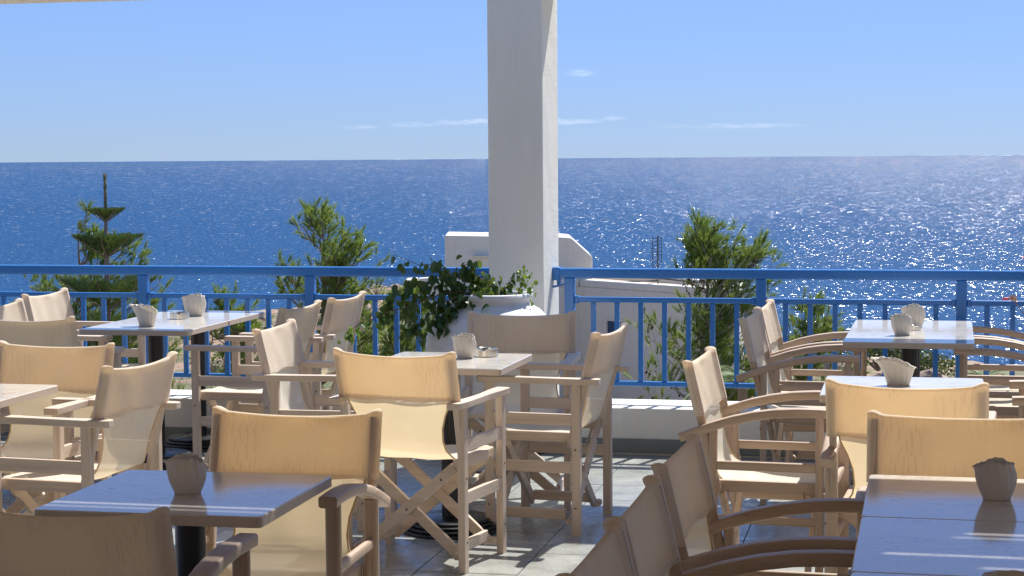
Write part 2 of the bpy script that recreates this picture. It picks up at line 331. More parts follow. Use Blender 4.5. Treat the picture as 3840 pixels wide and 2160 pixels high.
#==SETTING==
# ------------------------------------------------------------------ sea
SEA_Z = -20.0
def build_sea():
    mb = MB(); mb.add([(-90000, 60, SEA_Z), (90000, 60, SEA_Z), (90000, 120000, SEA_Z), (-90000, 120000, SEA_Z)], [(0, 1, 2, 3)])
    m, nt, b = nodes_of('sea_water', Base_Color=(.012, .06, .19), Roughness=.22, IOR=1.33)
    M['sea_water'] = m
    def ncol(scale, det, st, loc):
        g = nt.nodes.new('ShaderNodeNewGeometry'); mp = nt.nodes.new('ShaderNodeMapping'); mp.inputs['Scale'].default_value = st; mp.inputs['Location'].default_value = loc
        nt.links.new(g.outputs['Position'], mp.inputs[0]); n = nt.nodes.new('ShaderNodeTexNoise'); n.inputs['Scale'].default_value = scale; n.inputs['Detail'].default_value = det; n.inputs['Roughness'].default_value = .62
        nt.links.new(mp.outputs[0], n.inputs['Vector']); return n
    A = ncol(2.6, 4, (.8, .6, 1), (0, 0, 0)); B = ncol(.95, 4, (.9, .5, 1), (9, 4, 0)); C = ncol(.34, 3, (1, .45, 1), (3, 7, 0)); E = ncol(.11, 3, (1, .4, 1), (5, 1, 0)); F = ncol(.035, 3, (1, .35, 1), (1, 8, 0))
    gy = nt.nodes.new('ShaderNodeNewGeometry'); sy = nt.nodes.new('ShaderNodeSeparateXYZ'); nt.links.new(gy.outputs['Position'], sy.inputs[0])
    def fade(y0, y1):      # larger wave and fleck octaves fade in with distance
        n = nt.nodes.new('ShaderNodeMapRange'); n.inputs['From Min'].default_value = y0; n.inputs['From Max'].default_value = y1; nt.links.new(sy.outputs[1], n.inputs['Value']); return n.outputs[0]
    fC, fE, fF = fade(350, 800), fade(800, 2000), fade(2000, 5000)
    def vm(op, a, b_=None, sc_=None):
        n = nt.nodes.new('ShaderNodeVectorMath'); n.operation = op
        for i, v in enumerate((a, b_)):
            if v is None: continue
            if isinstance(v, tuple): n.inputs[i].default_value = v
            else: nt.links.new(v, n.inputs[i])
        if sc_ is not None: n.inputs['Scale'].default_value = sc_
        return n.outputs[0]
    def scl(v, f):
        n = nt.nodes.new('ShaderNodeVectorMath'); n.operation = 'SCALE'; nt.links.new(v, n.inputs[0]); nt.links.new(f, n.inputs['Scale']); return n.outputs[0]
    h = None
    for n_, w_, f_ in ((A, 2.15, None), (B, 2.15, None), (C, 1.9, fC), (E, 1.6, fE), (F, 1.4, fF)):
        v = vm('SCALE', vm('SUBTRACT', n_.outputs['Color'], (.5, .5, .5)), None, w_)
        if f_ is not None: v = scl(v, f_)
        h = v if h is None else vm('ADD', h, v)
    nrm = vm('NORMALIZE', vm('ADD', vm('MULTIPLY', h, (1, 1, 0)), (0, 0, 1)))
    patch = noise(nt, .006, 5, .6, (.5, .3, 1), 'World')
    c = mixc(nt, ramp(nt, patch, [(.35, 0.0), (.65, 1.0)]), (.004, .042, .130), (.008, .056, .160))
    c = mixc(nt, ramp(nt, B.outputs['Fac'], [(.40, 0.0), (.62, 1.0)]), c, (.012, .075, .195))
    foam_glints = ramp(nt, A.outputs['Fac'], [(.665, 0.0), (.70, .8)])  # white flecks paint sun glints as well as foam into the colour
    for n_, th_, f_ in ((B, .650, None), (C, .645, fC), (E, .635, fE), (F, .625, fF)):
        q = ramp(nt, n_.outputs['Fac'], [(th_, 0.0), (th_+.045, .8)])
        q = mth(nt, 'MULTIPLY', q, ramp(nt, A.outputs['Fac'], [(.42, .15), (.55, 1.0)]))
        if f_ is not None: q = mth(nt, 'MULTIPLY', q, f_)
        foam_glints = mth(nt, 'MAXIMUM', foam_glints, q)
    nt.nodes.remove(b); df = nt.nodes.new('ShaderNodeBsdfDiffuse'); gl = nt.nodes.new('ShaderNodeBsdfGlossy'); ms = nt.nodes.new('ShaderNodeMixShader')
    nt.links.new(mixc(nt, foam_glints, c, (.70, .73, .76)), df.inputs['Color']); nt.links.new(nrm, gl.inputs['Normal']); gl.inputs['Roughness'].default_value = .17
    ms.inputs[0].default_value = .17; nt.links.new(df.outputs[0], ms.inputs[1]); nt.links.new(gl.outputs[0], ms.inputs[2]); nt.links.new(ms.outputs[0], nt.nodes['Material Output'].inputs['Surface'])
    tag(obj('sea', mb.mesh('sea', m)), 'deep blue open sea with small whitecaps and glints reaching the horizon', kind='structure')
build_sea()

# ------------------------------------------------------------------ hillside
def sstep(a, b, x): t = max(0, min(1, (x-a)/(b-a))); return t*t*(3-2*t)
def ground_z(X, Y):
    t = X/max(Y, 1)
    sc = .0723 + .040*sstep(-.06, .16, t) + .03*sstep(.2, .5, t)
    if t < -.07: sc += .011*sstep(.073, .105, -t) + .010*sstep(.12, .3, -t)
    k = sstep(-.09, -.045, t)
    near = .105*math.exp(-max(0, Y-13)/24.)
    mid = .062*math.exp(-max(0, Y-50)/25.)
    s = sc + near*(1-k) + max(mid, .7*near)*k
    z = 1.6 - s*Y
    yc = (1.6-SEA_Z)/sc
    if Y > yc: z = SEA_Z - (Y-yc)*.35
    z += (mn.noise(Vector((X*.07, Y*.07, 1)))*.8 + mn.noise(Vector((X*.3, Y*.3, 4)))*.25)*min(1, max(0, (Y-16)/30))*(1 if Y < yc else .3)
    rz = mn.noise(Vector((X*.05, Y*.05, 9)))
    if Y > yc-40: z += max(0, rz)*1.0*max(0, 1-abs(Y-yc)/40)
    return z
def build_ground():
    mb = MB(); ys = [10.6 + 300*(j/150)**1.8 for j in range(165)]; nx = 170; vs = []
    for y in ys:
        for i in range(nx+1):
            x = (i/nx-.5)*2; x = math.copysign(abs(x)**1.5, x)*(60+y*.75); vs.append((x, y, ground_z(x, y)))
    fs = [(j*(nx+1)+i, j*(nx+1)+i+1, (j+1)*(nx+1)+i+1, (j+1)*(nx+1)+i) for j in range(len(ys)-1) for i in range(nx)]
    mb.add(vs, fs); tag(obj('hillside', mb.mesh('hillside', 'hillside_earth', smooth=True)), 'reddish brown stony hillside sloping down to the sea', kind='structure')
    # ground sheet under and behind the terrace
    m2 = MB(); m2.add([(-70, -60, -.6), (70, -60, -.6), (70, 10.62, -.6), (-70, 10.62, -.6)], [(0, 1, 2, 3)])
    tag(obj('ground', m2.mesh('ground', 'hillside_earth')), 'bare earth under and behind the terrace', kind='structure')
build_ground()

# ------------------------------------------------------------------ terrace floor
def build_floor():
    mb = MB(); gbox(mb, -9, -6.3, -.30, 9, 9.83, -.012)
    fl = tag(obj('floor', mb.mesh('floor', 'grout')), 'grey green slate tile floor of the terrace', kind='structure')
    T = .40; tile = MB(); g = .0018; tile.box((g, g, -.012), (T-g, T-g, 0)); tm = bevel_mesh(tile.mesh('tile', 'slate'), .0012, 1)
    cells = []
    for i in range(-22, 23):
        for j in range(-15, 25):
            a, n = i*T+.12, j*T+.03-.0; n1 = n+T
            if n1 > 9.83+.001 or a < -9 or a+T > 9: continue
            c = G(a+T/2, n+T/2); vis = c.y > 3.8 and abs(c.x) < c.y*.30+.4
            cells.append((not vis, -c.y if False else c.y, i, j, a, n))
    cells.sort(); one = [c for c in cells if not c[0]][:300]; rest = [c for c in cells if c not in one]
    rnd = random.Random(3)
    for c in one:
        o = obj('tile', tm, fl); o.location = G(c[4], c[5], rnd.uniform(-.0006, .0006)); o.rotation_euler = (rnd.gauss(0, .0012), rnd.gauss(0, .0012), -TH)
    mr = MB()
    for c in rest: gbox(mr, c[4]+g, c[5]+g, -.012, c[4]+T-g, c[5]+T-g, 0)
    tag(obj('outer_tiles', mr.mesh('outer_tiles', 'slate'), fl), kind='stuff')
build_floor()

# ledge wall with dark skirting
def build_ledge():
    t = thing('ledge_wall', 'low white plaster ledge with dark slate skirting that carries the blue railings', 'wall', (0, 0, 0))
    mb = MB(); gbox(mb, -9, 9.83, -.3, 9, 10.21, .243); obj('ledge', bevel_mesh(mb.mesh('ledge', 'ledge_plaster'), .008, 2), t)
    a = -9; k = MB(); k.box((0, 0, 0), (.595, .012, .076)); km = bevel_mesh(k.mesh('skirting_tile', 'slate_skirting'), .002, 1)
    while a < 8.6:
        o = obj('skirting_tile', km, t); o.location = G(a, 9.818, .0006); o.rotation_euler = (0, 0, -TH); a += .6
build_ledge()

# pillar, beam, roof
mb = MB(); gbox(mb, -2.258, 9.75, 0, -1.955, 10.2, 3.2); me = bevel_mesh(mb.mesh('pillar', 'white_plaster'), .01, 2)
tag(obj('pillar', me), 'square white plaster pillar standing between the two blue railings', 'pillar')
for i, (aa, lab) in enumerate(((-7.2, 'white plaster pillar beyond the left end of the terrace tables'), (3.6, 'white plaster pillar beyond the potted oleander'))):
    mb = MB(); gbox(mb, aa, 9.75, 0, aa+.303, 10.2, 2.54); tag(obj('pillar', bevel_mesh(mb.mesh('pillar', 'white_plaster'), .01, 2)), lab, 'pillar')
mb = MB(); gbox(mb, -9, 9.755, 2.54, -2.2581, 10.13, 3.2); gbox(mb, -1.9549, 9.755, 2.54, 9, 10.13, 3.2)
tag(obj('roof_beam', mb.mesh('roof_beam', 'white_plaster')), 'white plaster beam resting on top of the pillars', 'beam')
def build_roof():
    t = thing('pergola_roof', 'boarded terrace roof over the nearer tables, cut off by the picture', 'roof')
    mb = MB(); gbox(mb, -9, -2.0, 2.8, 9, 5.30, 2.95); obj('roof_slab', mb.mesh('roof_slab', 'roof_boards'), t)
    edges = [5.303, 5.405, 5.43, 5.515, 5.54, 5.63, 5.70, 5.735, 5.755, 5.79, 5.88, 6.0, 6.15, 6.30, 6.45]
    rnd = random.Random(2); n0 = 5.305
    for n1, gap in ((5.405, .020), (5.517, .022), (5.62, .003), (5.715, .018), (5.76, .022), (5.9, .003), (6.05, .003), (6.2, .003), (6.33, .003), (6.46, .003)):
        b_ = MB(); gbox(b_, -9, n0, 2.8, 9, n1, 2.818); obj('roof_board', b_.mesh('roof_board', 'roof_boards'), t); n0 = n1+gap
    for n_, a0, a1 in ((5.415, -.7, .62), (5.528, -.6, .42), (5.726, -.55, .57), (5.773, -.5, .60), (5.415, -5, -2.2), (5.528, -5, -1.75)):  # strips added under the gaps so the light streaks stop partway
        b_ = MB(); gbox(b_, a0, n_-.022, 2.788, a1, n_+.022, 2.799); obj('streak_stop', b_.mesh('streak_stop', 'roof_boards'), t)
    for aa in (-7.5, -4.5, 2.8, 5.8):
        b_ = MB(); gbox(b_, aa, 5.3, 2.82, aa+.08, 9.75, 2.98); obj('rafter', b_.mesh('rafter', 'roof_boards'), t)
build_roof()

def build_house():
    t = thing('fill_house', 'unseen cafe wall behind the camera, added to warm the fill light', 'building')
    mb = MB(); gbox(mb, -9, -3.5, 0, 9, -3.2, 2.95); obj('wall', mb.mesh('wall', 'warm_fill_wall'), t)  # out of view, added and tinted to make the nearby fill light warmer
    for aa in (-6, -2.5, 1, 4.5):
        w = MB(); gbox(w, aa, -3.2, .1, aa+1.4, -3.185, 2.2); f = obj('window', w.mesh('window', 'glass_dark'), t)
        fr = MB(); gbox(fr, aa-.08, -3.2, .02, aa, -3.16, 2.28); gbox(fr, aa+1.4, -3.2, .02, aa+1.48, -3.16, 2.28); gbox(fr, aa, -3.2, 2.2, aa+1.4, -3.16, 2.28); obj('frame', fr.mesh('frame', 'blue_paint'), f)
build_house()

# ------------------------------------------------------------------ railings
def build_railing(label, a0, a1, posts, bays, bracket):
    t = thing('blue_railing', label, 'railing', G(a0, 10.03, .243), -TH)
    L = a1-a0
    def part(name, mb, bev=.0, seg=2):
        me = mb.mesh(name, 'blue_paint')
        if bev: bevel_mesh(me, bev, seg)
        return obj(name, me, t)
    z0 = .243
    mb = MB(); mb.box((0, -.030, .938-z0), (L, .030, .992-z0)); part('handrail', mb, .012, 3)
    pm = MB(); pm.box((-.0275, -.0275, 0), (.0275, .0275, .9385-z0)); pme = bevel_mesh(pm.mesh('post', 'blue_paint'), .005, 2)
    fm = MB(); fm.box((-.05, -.05, 0), (.05, .05, .006)); fme = bevel_mesh(fm.mesh('foot_plate', 'blue_paint'), .002, 1)
    for p in posts:
        o = obj('post', pme, t, (p-a0, 0, 0)); obj('foot_plate', fme, o)
    bl = MB(); bl.box((-.0135, -.011, .366-z0), (.0135, .011, .803-z0)); bme = bevel_mesh(bl.mesh('baluster', 'blue_paint'), .002, 1)
    for x0, x1 in bays:
        mb = MB(); mb.box((x0-a0+.028, -.016, .803-z0), (x1-a0-.028, .016, .832-z0)); r1 = part('middle_rail', mb, .006)
        mb = MB(); mb.box((x0-a0+.028, -.016, .340-z0), (x1-a0-.028, .016, .366-z0)); part('bottom_rail', mb, .004)
        for xx in (x0-a0+.028, x1-a0-.028-.024):
            mb = MB(); mb.box((xx, -.021, .797-z0), (xx+.024, .021, .838-z0)); me = mb.mesh('rail_socket', 'blue_paint'); bevel_mesh(me, .004, 1); obj('rail_socket', me, r1)
        n = max(1, int(round((x1-x0)/.1305))); st = (x1-x0)/n
        for k in range(1, n): obj('baluster', bme, t, (x0-a0+k*st, 0, 0))
    if bracket is not None:
        mb = MB(); mb.box((-.012, -.034, .925-z0), (.03, .034, .998-z0)); part('end_collar', mb, .006)
        mb = MB(); mb.beam((.02, 0, .90-z0), (.02, 0, .935-z0), .02, .02); mb.beam((-.02, -.01, .885-z0), (.055, -.01, .903-z0), .012, .012); part('wall_bolt', mb)
    return t
lp = [-4.397-1.023*k for k in range(1, 5)][::-1] + [-4.397, -3.374, -2.351]
build_railing('blue metal railing that ends against the pillar beside the white pot', -9.0, -2.259, lp, list(zip(lp[:-1], lp[1:])), None)
rp = [-1.86, -.803, .256, 1.315, 2.374, 3.43]
build_railing('blue metal railing clamped to the sunlit side of the pillar', -1.943, 3.6, rp, list(zip(rp[:-1], rp[1:])), True)

#==CHAIRS==
# ------------------------------------------------------------------ chairs
def rr_prof(w, h, c, seg=3):
    """rounded rectangle profile"""
    p = []
    for cx, cy, a0 in ((w/2-c, h/2-c, 0), (-w/2+c, h/2-c, pi/2), (-w/2+c, -h/2+c, pi), (w/2-c, -h/2+c, 1.5*pi)):
        for k in range(seg+1): a = a0+k*pi/2/seg; p.append((cx+c*cos(a), cy+c*sin(a)))
    return p
def bar(name, p, q, w, h, mat, up=(0, 0, 1), c=.004, seg=2):
    p, q = Vector(p), Vector(q); d = (q-p).normalized(); side = d.cross(Vector(up)); side.normalize()
    mb = MB(); mb.sweep([p, q], rr_prof(w, h, c, seg), side); return mb.mesh(name, mat)

def band_mesh(seed, hw=.250):
    """canvas pocket over the two back posts: front and back layer joined over the top"""
    rnd = random.Random(seed); nx = 44; zt, zb = .862, .670; vs = []; prof_n = 0
    s1, s2 = rnd.uniform(0, 9), rnd.uniform(.010, .020)
    def yc(z): return -.236-(z-.68)*.235
    us = [-1+2*i/nx for i in range(nx+1)]
    for u in us:
        x = u*(hw+.012); e = abs(u)
        endf = sqrt(max(0, 1-(max(0, e-.955)/.045)**2)); t = (.0085 + .0105*sstep(.80, .90, e))*max(endf, .02)
        sag = s2*(1-u*u)**1.0 + .012*sstep(.55, .0, e)*0; z1 = zt - sag + .010*sstep(.80, .93, e)*(1-.7*sstep(.95, 1, e))
        z0 = zb + .004*sin(u*7+s1) ; back = -.016*(1-u*u)
        row = []
        K = 7
        for k in range(K+1):
            f = k/K; z = z0+(z1-.012-z0)*f; row.append((x, yc(z)+back+t+(.004*mn.noise(Vector((u*3+s1, f*1.5, 0)))+.0015*sin(9*u+s1+4*f))*(1-e**4), z))
        for a in (30, 60, 90, 120, 150):
            row.append((x, yc(z1)+back+t*cos(radians(a))*1.3, z1-.012+.014*sin(radians(a))))
        for k in range(K, -1, -1):
            f = k/K; z = z0+(z1-.012-z0)*f; row.append((x, yc(z)+back-t+(.004*mn.noise(Vector((u*3+s1, f*1.5, 5)))+.0015*sin(8*u+s1*2+3*f))*(1-e**4), z))
        prof_n = len(row); vs += row
    fs = [(i*prof_n+k, (i+1)*prof_n+k, (i+1)*prof_n+k+1, i*prof_n+k+1) for i in range(nx) for k in range(prof_n-1)]
    mb = MB(); mb.add(vs, fs); return mb.mesh('back_band', 'canvas_double', smooth=True)
def sling_mesh(seed):
    rnd = random.Random(seed); s1 = rnd.uniform(0, 9)
    # centre line (y, z), half width, transverse sag
    P = [(-.250, .690, .222, .014), (-.240, .660, .216, .016), (-.228, .61, .192, .018), (-.216, .56, .176, .020), (-.203, .51, .172, .020), (-.190, .472, .180, .018), (-.172, .446, .198, .014),
         (-.145, .436, .212, .010), (-.08, .438, .218, .012), (0, .440, .219, .022), (.08, .440, .219, .024), (.15, .441, .218, .018), (.190, .442, .216, .010), (.203, .434, .214, .006), (.203, .418, .212, .003)]
    nx = 20; vs = []
    for j, (y, z, w, sg) in enumerate(P):
        back = j < 7
        for i in range(nx+1):
            u = -1+2*i/nx; x = u*w; s = sg*(1-u*u); n = .003*sin(6*u+s1+j*.8)*(1-abs(u))
            if back: vs.append((x, y-s+n, z-.002*(1-u*u)))
            else: vs.append((x, y, z-s+n - (.012*max(0, abs(u)-.93)/.07)))
    fs = [(j*(nx+1)+i, j*(nx+1)+i+1, (j+1)*(nx+1)+i+1, (j+1)*(nx+1)+i) for j in range(len(P)-1) for i in range(nx)]
    mb = MB(); mb.add(vs, fs)
    # sewn hems along both long edges
    for sgn, idx in ((-1, 0), (1, nx)):
        pts = [Vector(vs[j*(nx+1)+idx]) for j in range(len(P))]; mb.tube(pts, .0034, 5, cap=False)
    me = mb.mesh('seat_sling', ['canvas_single', 'canvas_hem'], smooth=True); nf = (len(P)-1)*nx
    for i in range(nf, len(me.polygons)): me.polygons[i].material_index = 1
    return me
BANDS = [band_mesh(s) for s in (1, 2, 3, 4)]; SLINGS = [sling_mesh(s) for s in (1, 2, 3, 4)]

def common_frame(t, thick, woodx='wood_x'):
    # crossed legs, front and rear pair
    for y, off in ((.155, .011), (-.155, -.011)):
        for s in (-1, 1):
            yy = y + (off if s > 0 else -off)
            obj('cross_leg', bar('cross_leg', (s*.205, yy, .405), (-s*.212, yy, .055), .020, .043, 'wood_x', (0, 0, 1), .003), t)
    for s in (-1, 1):
        obj('seat_rail', bar('seat_rail', (s*.212, -.172, .415), (s*.212, .178, .415), .026, .044, 'wood_y', (0, 0, 1), .006), t)
        obj('foot_bar', bar('foot_bar', (s*.205, -.135, .080), (s*.205, .135, .080), .020, .044, 'wood_y', (0, 0, 1), .003), t)
        for y in (-.16, .16):
            mb = MB(); mb.tube([(s*.200, y, .055), (s*.240, y, .055)], .0165, 12); obj('foot_peg', mb.mesh('foot_peg', 'wood_x', angle=35), t)
    # short folding arms that hold the seat open
    for s in (-1, 1):
        for y in (.135, -.135):
            mb = MB(); mb.beam((s*.232, y, .40), (s*.13, y, .335), .004, .022); obj('folding_strut', mb.mesh('folding_strut', 'wood_x'), t)
BOLT = None
def bolts(t):
    global BOLT
    if BOLT is None:
        mb = MB(); mb.lathe([(.0045, 0), (.0045, .0012), (.003, .0022), (.0005, .0024)], 8); BOLT = mb.mesh('bolt', 'bolt_metal', angle=40)
    for x, y, z, rx in ((.0, .1785, .229, -pi/2), (.0, -.1785, .229, pi/2), (.15, -.1785, .355, pi/2), (-.15, -.1785, .355, pi/2), (.15, .1785, .355, -pi/2), (-.15, .1785, .355, -pi/2)):
        o = obj('bolt', BOLT, t, (x, y, z)); o.rotation_euler = (rx, 0, 0)
    for s_ in (-1, 1):
        for y in (-.196, .192):
            for z in (.37, .12):
                o = obj('bolt', BOLT, t, (s_*.2672, y, z)); o.rotation_euler = (0, s_*pi/2, 0)
def back_posts(t, r):
    for s in (-1, 1):
        mb = MB(); mb.sweep([(s*.240, -.170, .395), (s*.240, -.236, .68), (s*.240, -.276, .848)], rr_prof(.024, .032, .010, 3), (1, 0, 0)); obj('back_post', mb.mesh('back_post', 'wood_z', angle=40), t)
def make_flat_chair():
    t = thing('director_chair', 'x', 'chair')
    for s in (-1, 1):
        for y in (-.198, .190):
            obj('leg', bar('leg', (s*.252, y, 0), (s*.252, y, .648), .030, .038, 'wood_z', (0, 1, 0), .003), t)
        obj('side_rail', bar('side_rail', (s*.252, -.180, .495), (s*.252, .172, .495), .020, .050, 'wood_y', (0, 0, 1), .003), t)
        obj('side_rail', bar('side_rail', (s*.252, -.180, .290), (s*.252, .172, .290), .020, .048, 'wood_y', (0, 0, 1), .003), t)
        # flat armrest with a waisted outline
        mb = MB(); ys = [-.300, -.292, -.27, -.20, -.12, -.04, .02, .08, .14, .20, .235, .243]; hw = [.016, .025, .029, .029, .025, .022, .022, .026, .030, .031, .029, .022]
        vs = []; z0, z1 = .648, .674
        for y, h in zip(ys, hw):
            c = s*.252 + s*.006*sin((y+.3)*9)
            vs += [(c-h, y, z0), (c+h, y, z0), (c+h, y, z1), (c-h, y, z1)]
        n = len(ys); fs = [(i*4+k, i*4+(k+1) % 4, (i+1)*4+(k+1) % 4, (i+1)*4+k) for i in range(n-1) for k in range(4)] + [(0, 1, 2, 3)[::-1], tuple((n-1)*4+k for k in range(4))]
        mb.add(vs, fs); obj('armrest', bevel_mesh(mb.mesh('armrest', 'wood_y'), .003, 2, 50), t)
    common_frame(t, .018); back_posts(t, .018); bolts(t)
    obj('back_band', BANDS[0], t); obj('seat_sling', SLINGS[0], t)
    return t
def make_curved_chair():
    t = thing('director_chair', 'x', 'chair')
    arm = [(-.305, .592), (-.27, .606), (-.20, .632), (-.12, .658), (-.04, .677), (.04, .689), (.12, .694), (.20, .694), (.245, .692)]
    def arm_z(y):
        for (a, za), (b, zb) in zip(arm, arm[1:]):
            if a <= y <= b: return za+(zb-za)*(y-a)/(b-a)
    for s in (-1, 1):
        for y in (-.185, .195):
            mb = MB(); mb.sweep([(s*.250, y, 0), (s*.250, y, arm_z(y)-.014)], rr_prof(.044, .028, .0135, 4), (1, 0, 0)); obj('leg', mb.mesh('leg', 'oak_z', angle=40), t)
        for z, h in ((.495, .034), (.300, .032)):
            mb = MB(); mb.sweep([(s*.250, -.175, z), (s*.250, .185, z)], rr_prof(.022, h, .0105, 4), (1, 0, 0)); obj('side_rail', mb.mesh('side_rail', 'oak_y', angle=40), t)
        pts = []
        for (a, za), (b, zb) in zip(arm, arm[1:]):
            for k in range(2): pts.append((s*.250, a+(b-a)*k/2, za+(zb-za)*k/2))
        pts.append((s*.250,)+arm[-1])
        mb = MB(); mb.sweep(pts, rr_prof(.052, .032, .008, 3), (1, 0, 0)); obj('armrest', mb.mesh('armrest', 'oak_y', angle=40), t)
    common_frame(t, .018); back_posts(t, .018); bolts(t)
    obj('back_band', BANDS[1], t); obj('seat_sling', SLINGS[1], t)
    for o in t.children:
        if o.name.startswith(('cross_leg', 'seat_rail', 'foot_bar', 'foot_peg', 'folding_strut', 'back_post')):
            for q, m_ in enumerate(o.data.materials):
                if m_ and m_.name.startswith('wood_'): o.data.materials[q] = M[m_.name.replace('wood_', 'oak_')]
    return t
flat0, curved0 = make_flat_chair(), make_curved_chair()
used = {}
def place_chair(kind, x, y, a, label, group, v=0):
    src = flat0 if kind == 'flat' else curved0; h = Vector((sin(radians(a)), cos(radians(a)), 0)); loc = Vector((x, y, 0)) + h*.279
    if kind not in used:
        used[kind] = 1; src.location = loc; src.rotation_euler = (0, 0, -radians(a)); src['label'] = label; src['group'] = group; o = src
    else: o = dup(src, loc, -radians(a), label, group)
    for c in o.children:
        if c.name.startswith('back_band'): c.data = BANDS[v % 4]
        if c.name.startswith('seat_sling'): c.data = SLINGS[v % 4]
    return o
GL = 'flat armed director chairs round the tables'; GR = 'curved armed director chairs round the tables'
# x, y of the middle of the top of the backrest; heading clockwise from straight ahead
CH = [
 ('flat', -2.655, 10.43, 102, 'chair closest to the railing at the left, its bright canvas seen from the front', GL, 0),
 ('flat', -2.70, 9.62, 102, 'chair cut by the left picture edge, only a bright back corner showing below the railing', GL, 1),
 ('flat', -.90, 9.98, -75, 'farther of the two director chairs right of the joined tables, its back to the pot', GL, 2),
 ('flat', -1.08, 9.34, -75, 'chair right of the joined tables, overlapped by a half shaded chair back', GL, 3),
 ('flat', -2.33, 8.75, 13, 'director chair with its back to us at the near end of the joined tables', GL, 1),
 ('flat', -1.86, 7.45, 194, 'director chair facing us across the small table that the left picture edge cuts', GL, 2),
 ('flat', -1.385, 6.80, -72, 'director chair side-on at the right of the table cut by the left edge', GL, 0),
 ('flat', -1.064, 8.20, 101, 'director chair left of the middle table, its canvas back half bright and half shaded', GL, 3),
 ('flat', -.459, 7.05, 22, 'director chair with its back to us at the middle table, glowing canvas over crossed legs', GL, 1),
 ('flat', .424, 7.93, -72, 'director chair seen from the side to the right of the middle table', GL, 2),
 ('flat', .046, 8.81, 186, 'director chair standing before the white pot, facing the camera behind the middle table', GL, 0),
 ('curved', -.64, 5.40, 191, 'curved arm chair facing us behind the shaded table at the lower left', GR, 0),
 ('curved', -.985, 3.90, 11, 'dark shaded chair with its back to us in the lower left corner', GR, 1),
 ('curved', .70, 6.83, 106, 'director chair side-on, left of the white table with the tilted shell', GR, 2),
 ('curved', 1.113, 8.56, 105, 'director chair left of the far right tables, nearer of the two at the railing', GR, 3),
 ('curved', 1.265, 9.18, 105, 'director chair left of the far right tables, closest to the railing', GR, 0),
 ('curved', 2.62, 8.62, -76, 'nearer of two chairs right of the far right tables, only arms in the picture', GR, 1),
 ('curved', 2.76, 9.22, -76, 'farther of two chairs right of the far right tables, only arms in the picture', GR, 2),
 ('curved', 2.42, 6.88, -76, 'chair right of the white table with the tilted shell, only arms in the picture', GR, 3),
 ('curved', 1.283, 5.955, 16, 'glowing chair with its back to us in front of the white tilted shell table', GR, 0),
 ('curved', 1.275, 5.19, 193, 'glowing chair facing us behind the blue shaded tables, cut by the right edge', GR, 3),
 ('curved', .416, 4.60, 105, 'shaded chair side-on, farthest of the three beside the lower right tables', GR, 2),
 ('curved', .268, 3.955, 103, 'shaded chair side-on, middle one of the three beside the lower right tables', GR, 1),
 ('curved', .150, 3.44, 103, 'shaded chair side-on, nearest of the three beside the lower right tables', GR, 0),
]
for c in CH: place_chair(*c)

# ------------------------------------------------------------------ tables
TOPZ = .74
def make_table():
    t = thing('cafe_table', 'x', 'table'); W_ = .597; r = .016; th = .028
    prof = []
    for cx, cy, a0 in ((W_/2-r, W_/2-r, 0), (-W_/2+r, W_/2-r, pi/2), (-W_/2+r, -W_/2+r, pi), (W_/2-r, -W_/2+r, 1.5*pi)):
        for k in range(6): a = a0+k*pi/10; prof.append((cx+r*cos(a), cy+r*sin(a)))
    n = len(prof); mb = MB(); layers = [(.0, TOPZ-th), (.0, TOPZ-.003), (.0028, TOPZ)]; vs = []
    for ins, z in layers:
        k_ = 1-2*ins/W_; vs += [(x*k_, y*k_, z) for x, y in prof]
    fs = [tuple(range(n))[::-1], tuple(range(2*n, 3*n))] + [(j*n+i, j*n+(i+1) % n, (j+1)*n+(i+1) % n, (j+1)*n+i) for j in range(2) for i in range(n)]
    mb.add(vs, fs); me = mb.mesh('tabletop', ['stone_top', 'stone_edge'])
    for p in me.polygons:
        if abs(p.normal.z) < .3: p.material_index = 1
    obj('tabletop', me, t)
    mb = MB(); mb.tube([(0, 0, .05), (0, 0, TOPZ-th-.006)], .040, 28); obj('column', mb.mesh('column', 'black_iron', angle=40), t)
    mb = MB(); mb.box((-.17, -.17, TOPZ-th-.007), (.17, .17, TOPZ-th-.0005)); obj('mounting_plate', mb.mesh('mounting_plate', 'black_iron'), t)
    z = .0
    for r_, h in ((.215, .016), (.205, .014), (.192, .013), (.176, .012)):
        mb = MB(); mb.lathe([(0.001, z), (r_-.006, z), (r_, z+.004), (r_-.002, z+h*.7), (r_-.014, z+h), (.001, z+h+.002)], 44); obj('base_disc', mb.mesh('base_disc', 'black_iron', smooth=True), t); z += h+.0015
    return t
def Wc(x, y, a, u, v):   # centre of a table from near-left corner
    s = .6; return Vector((x, y, 0)) + Vector((cos(a), -sin(a), 0))*u*s + Vector((sin(a), cos(a), 0))*v*s
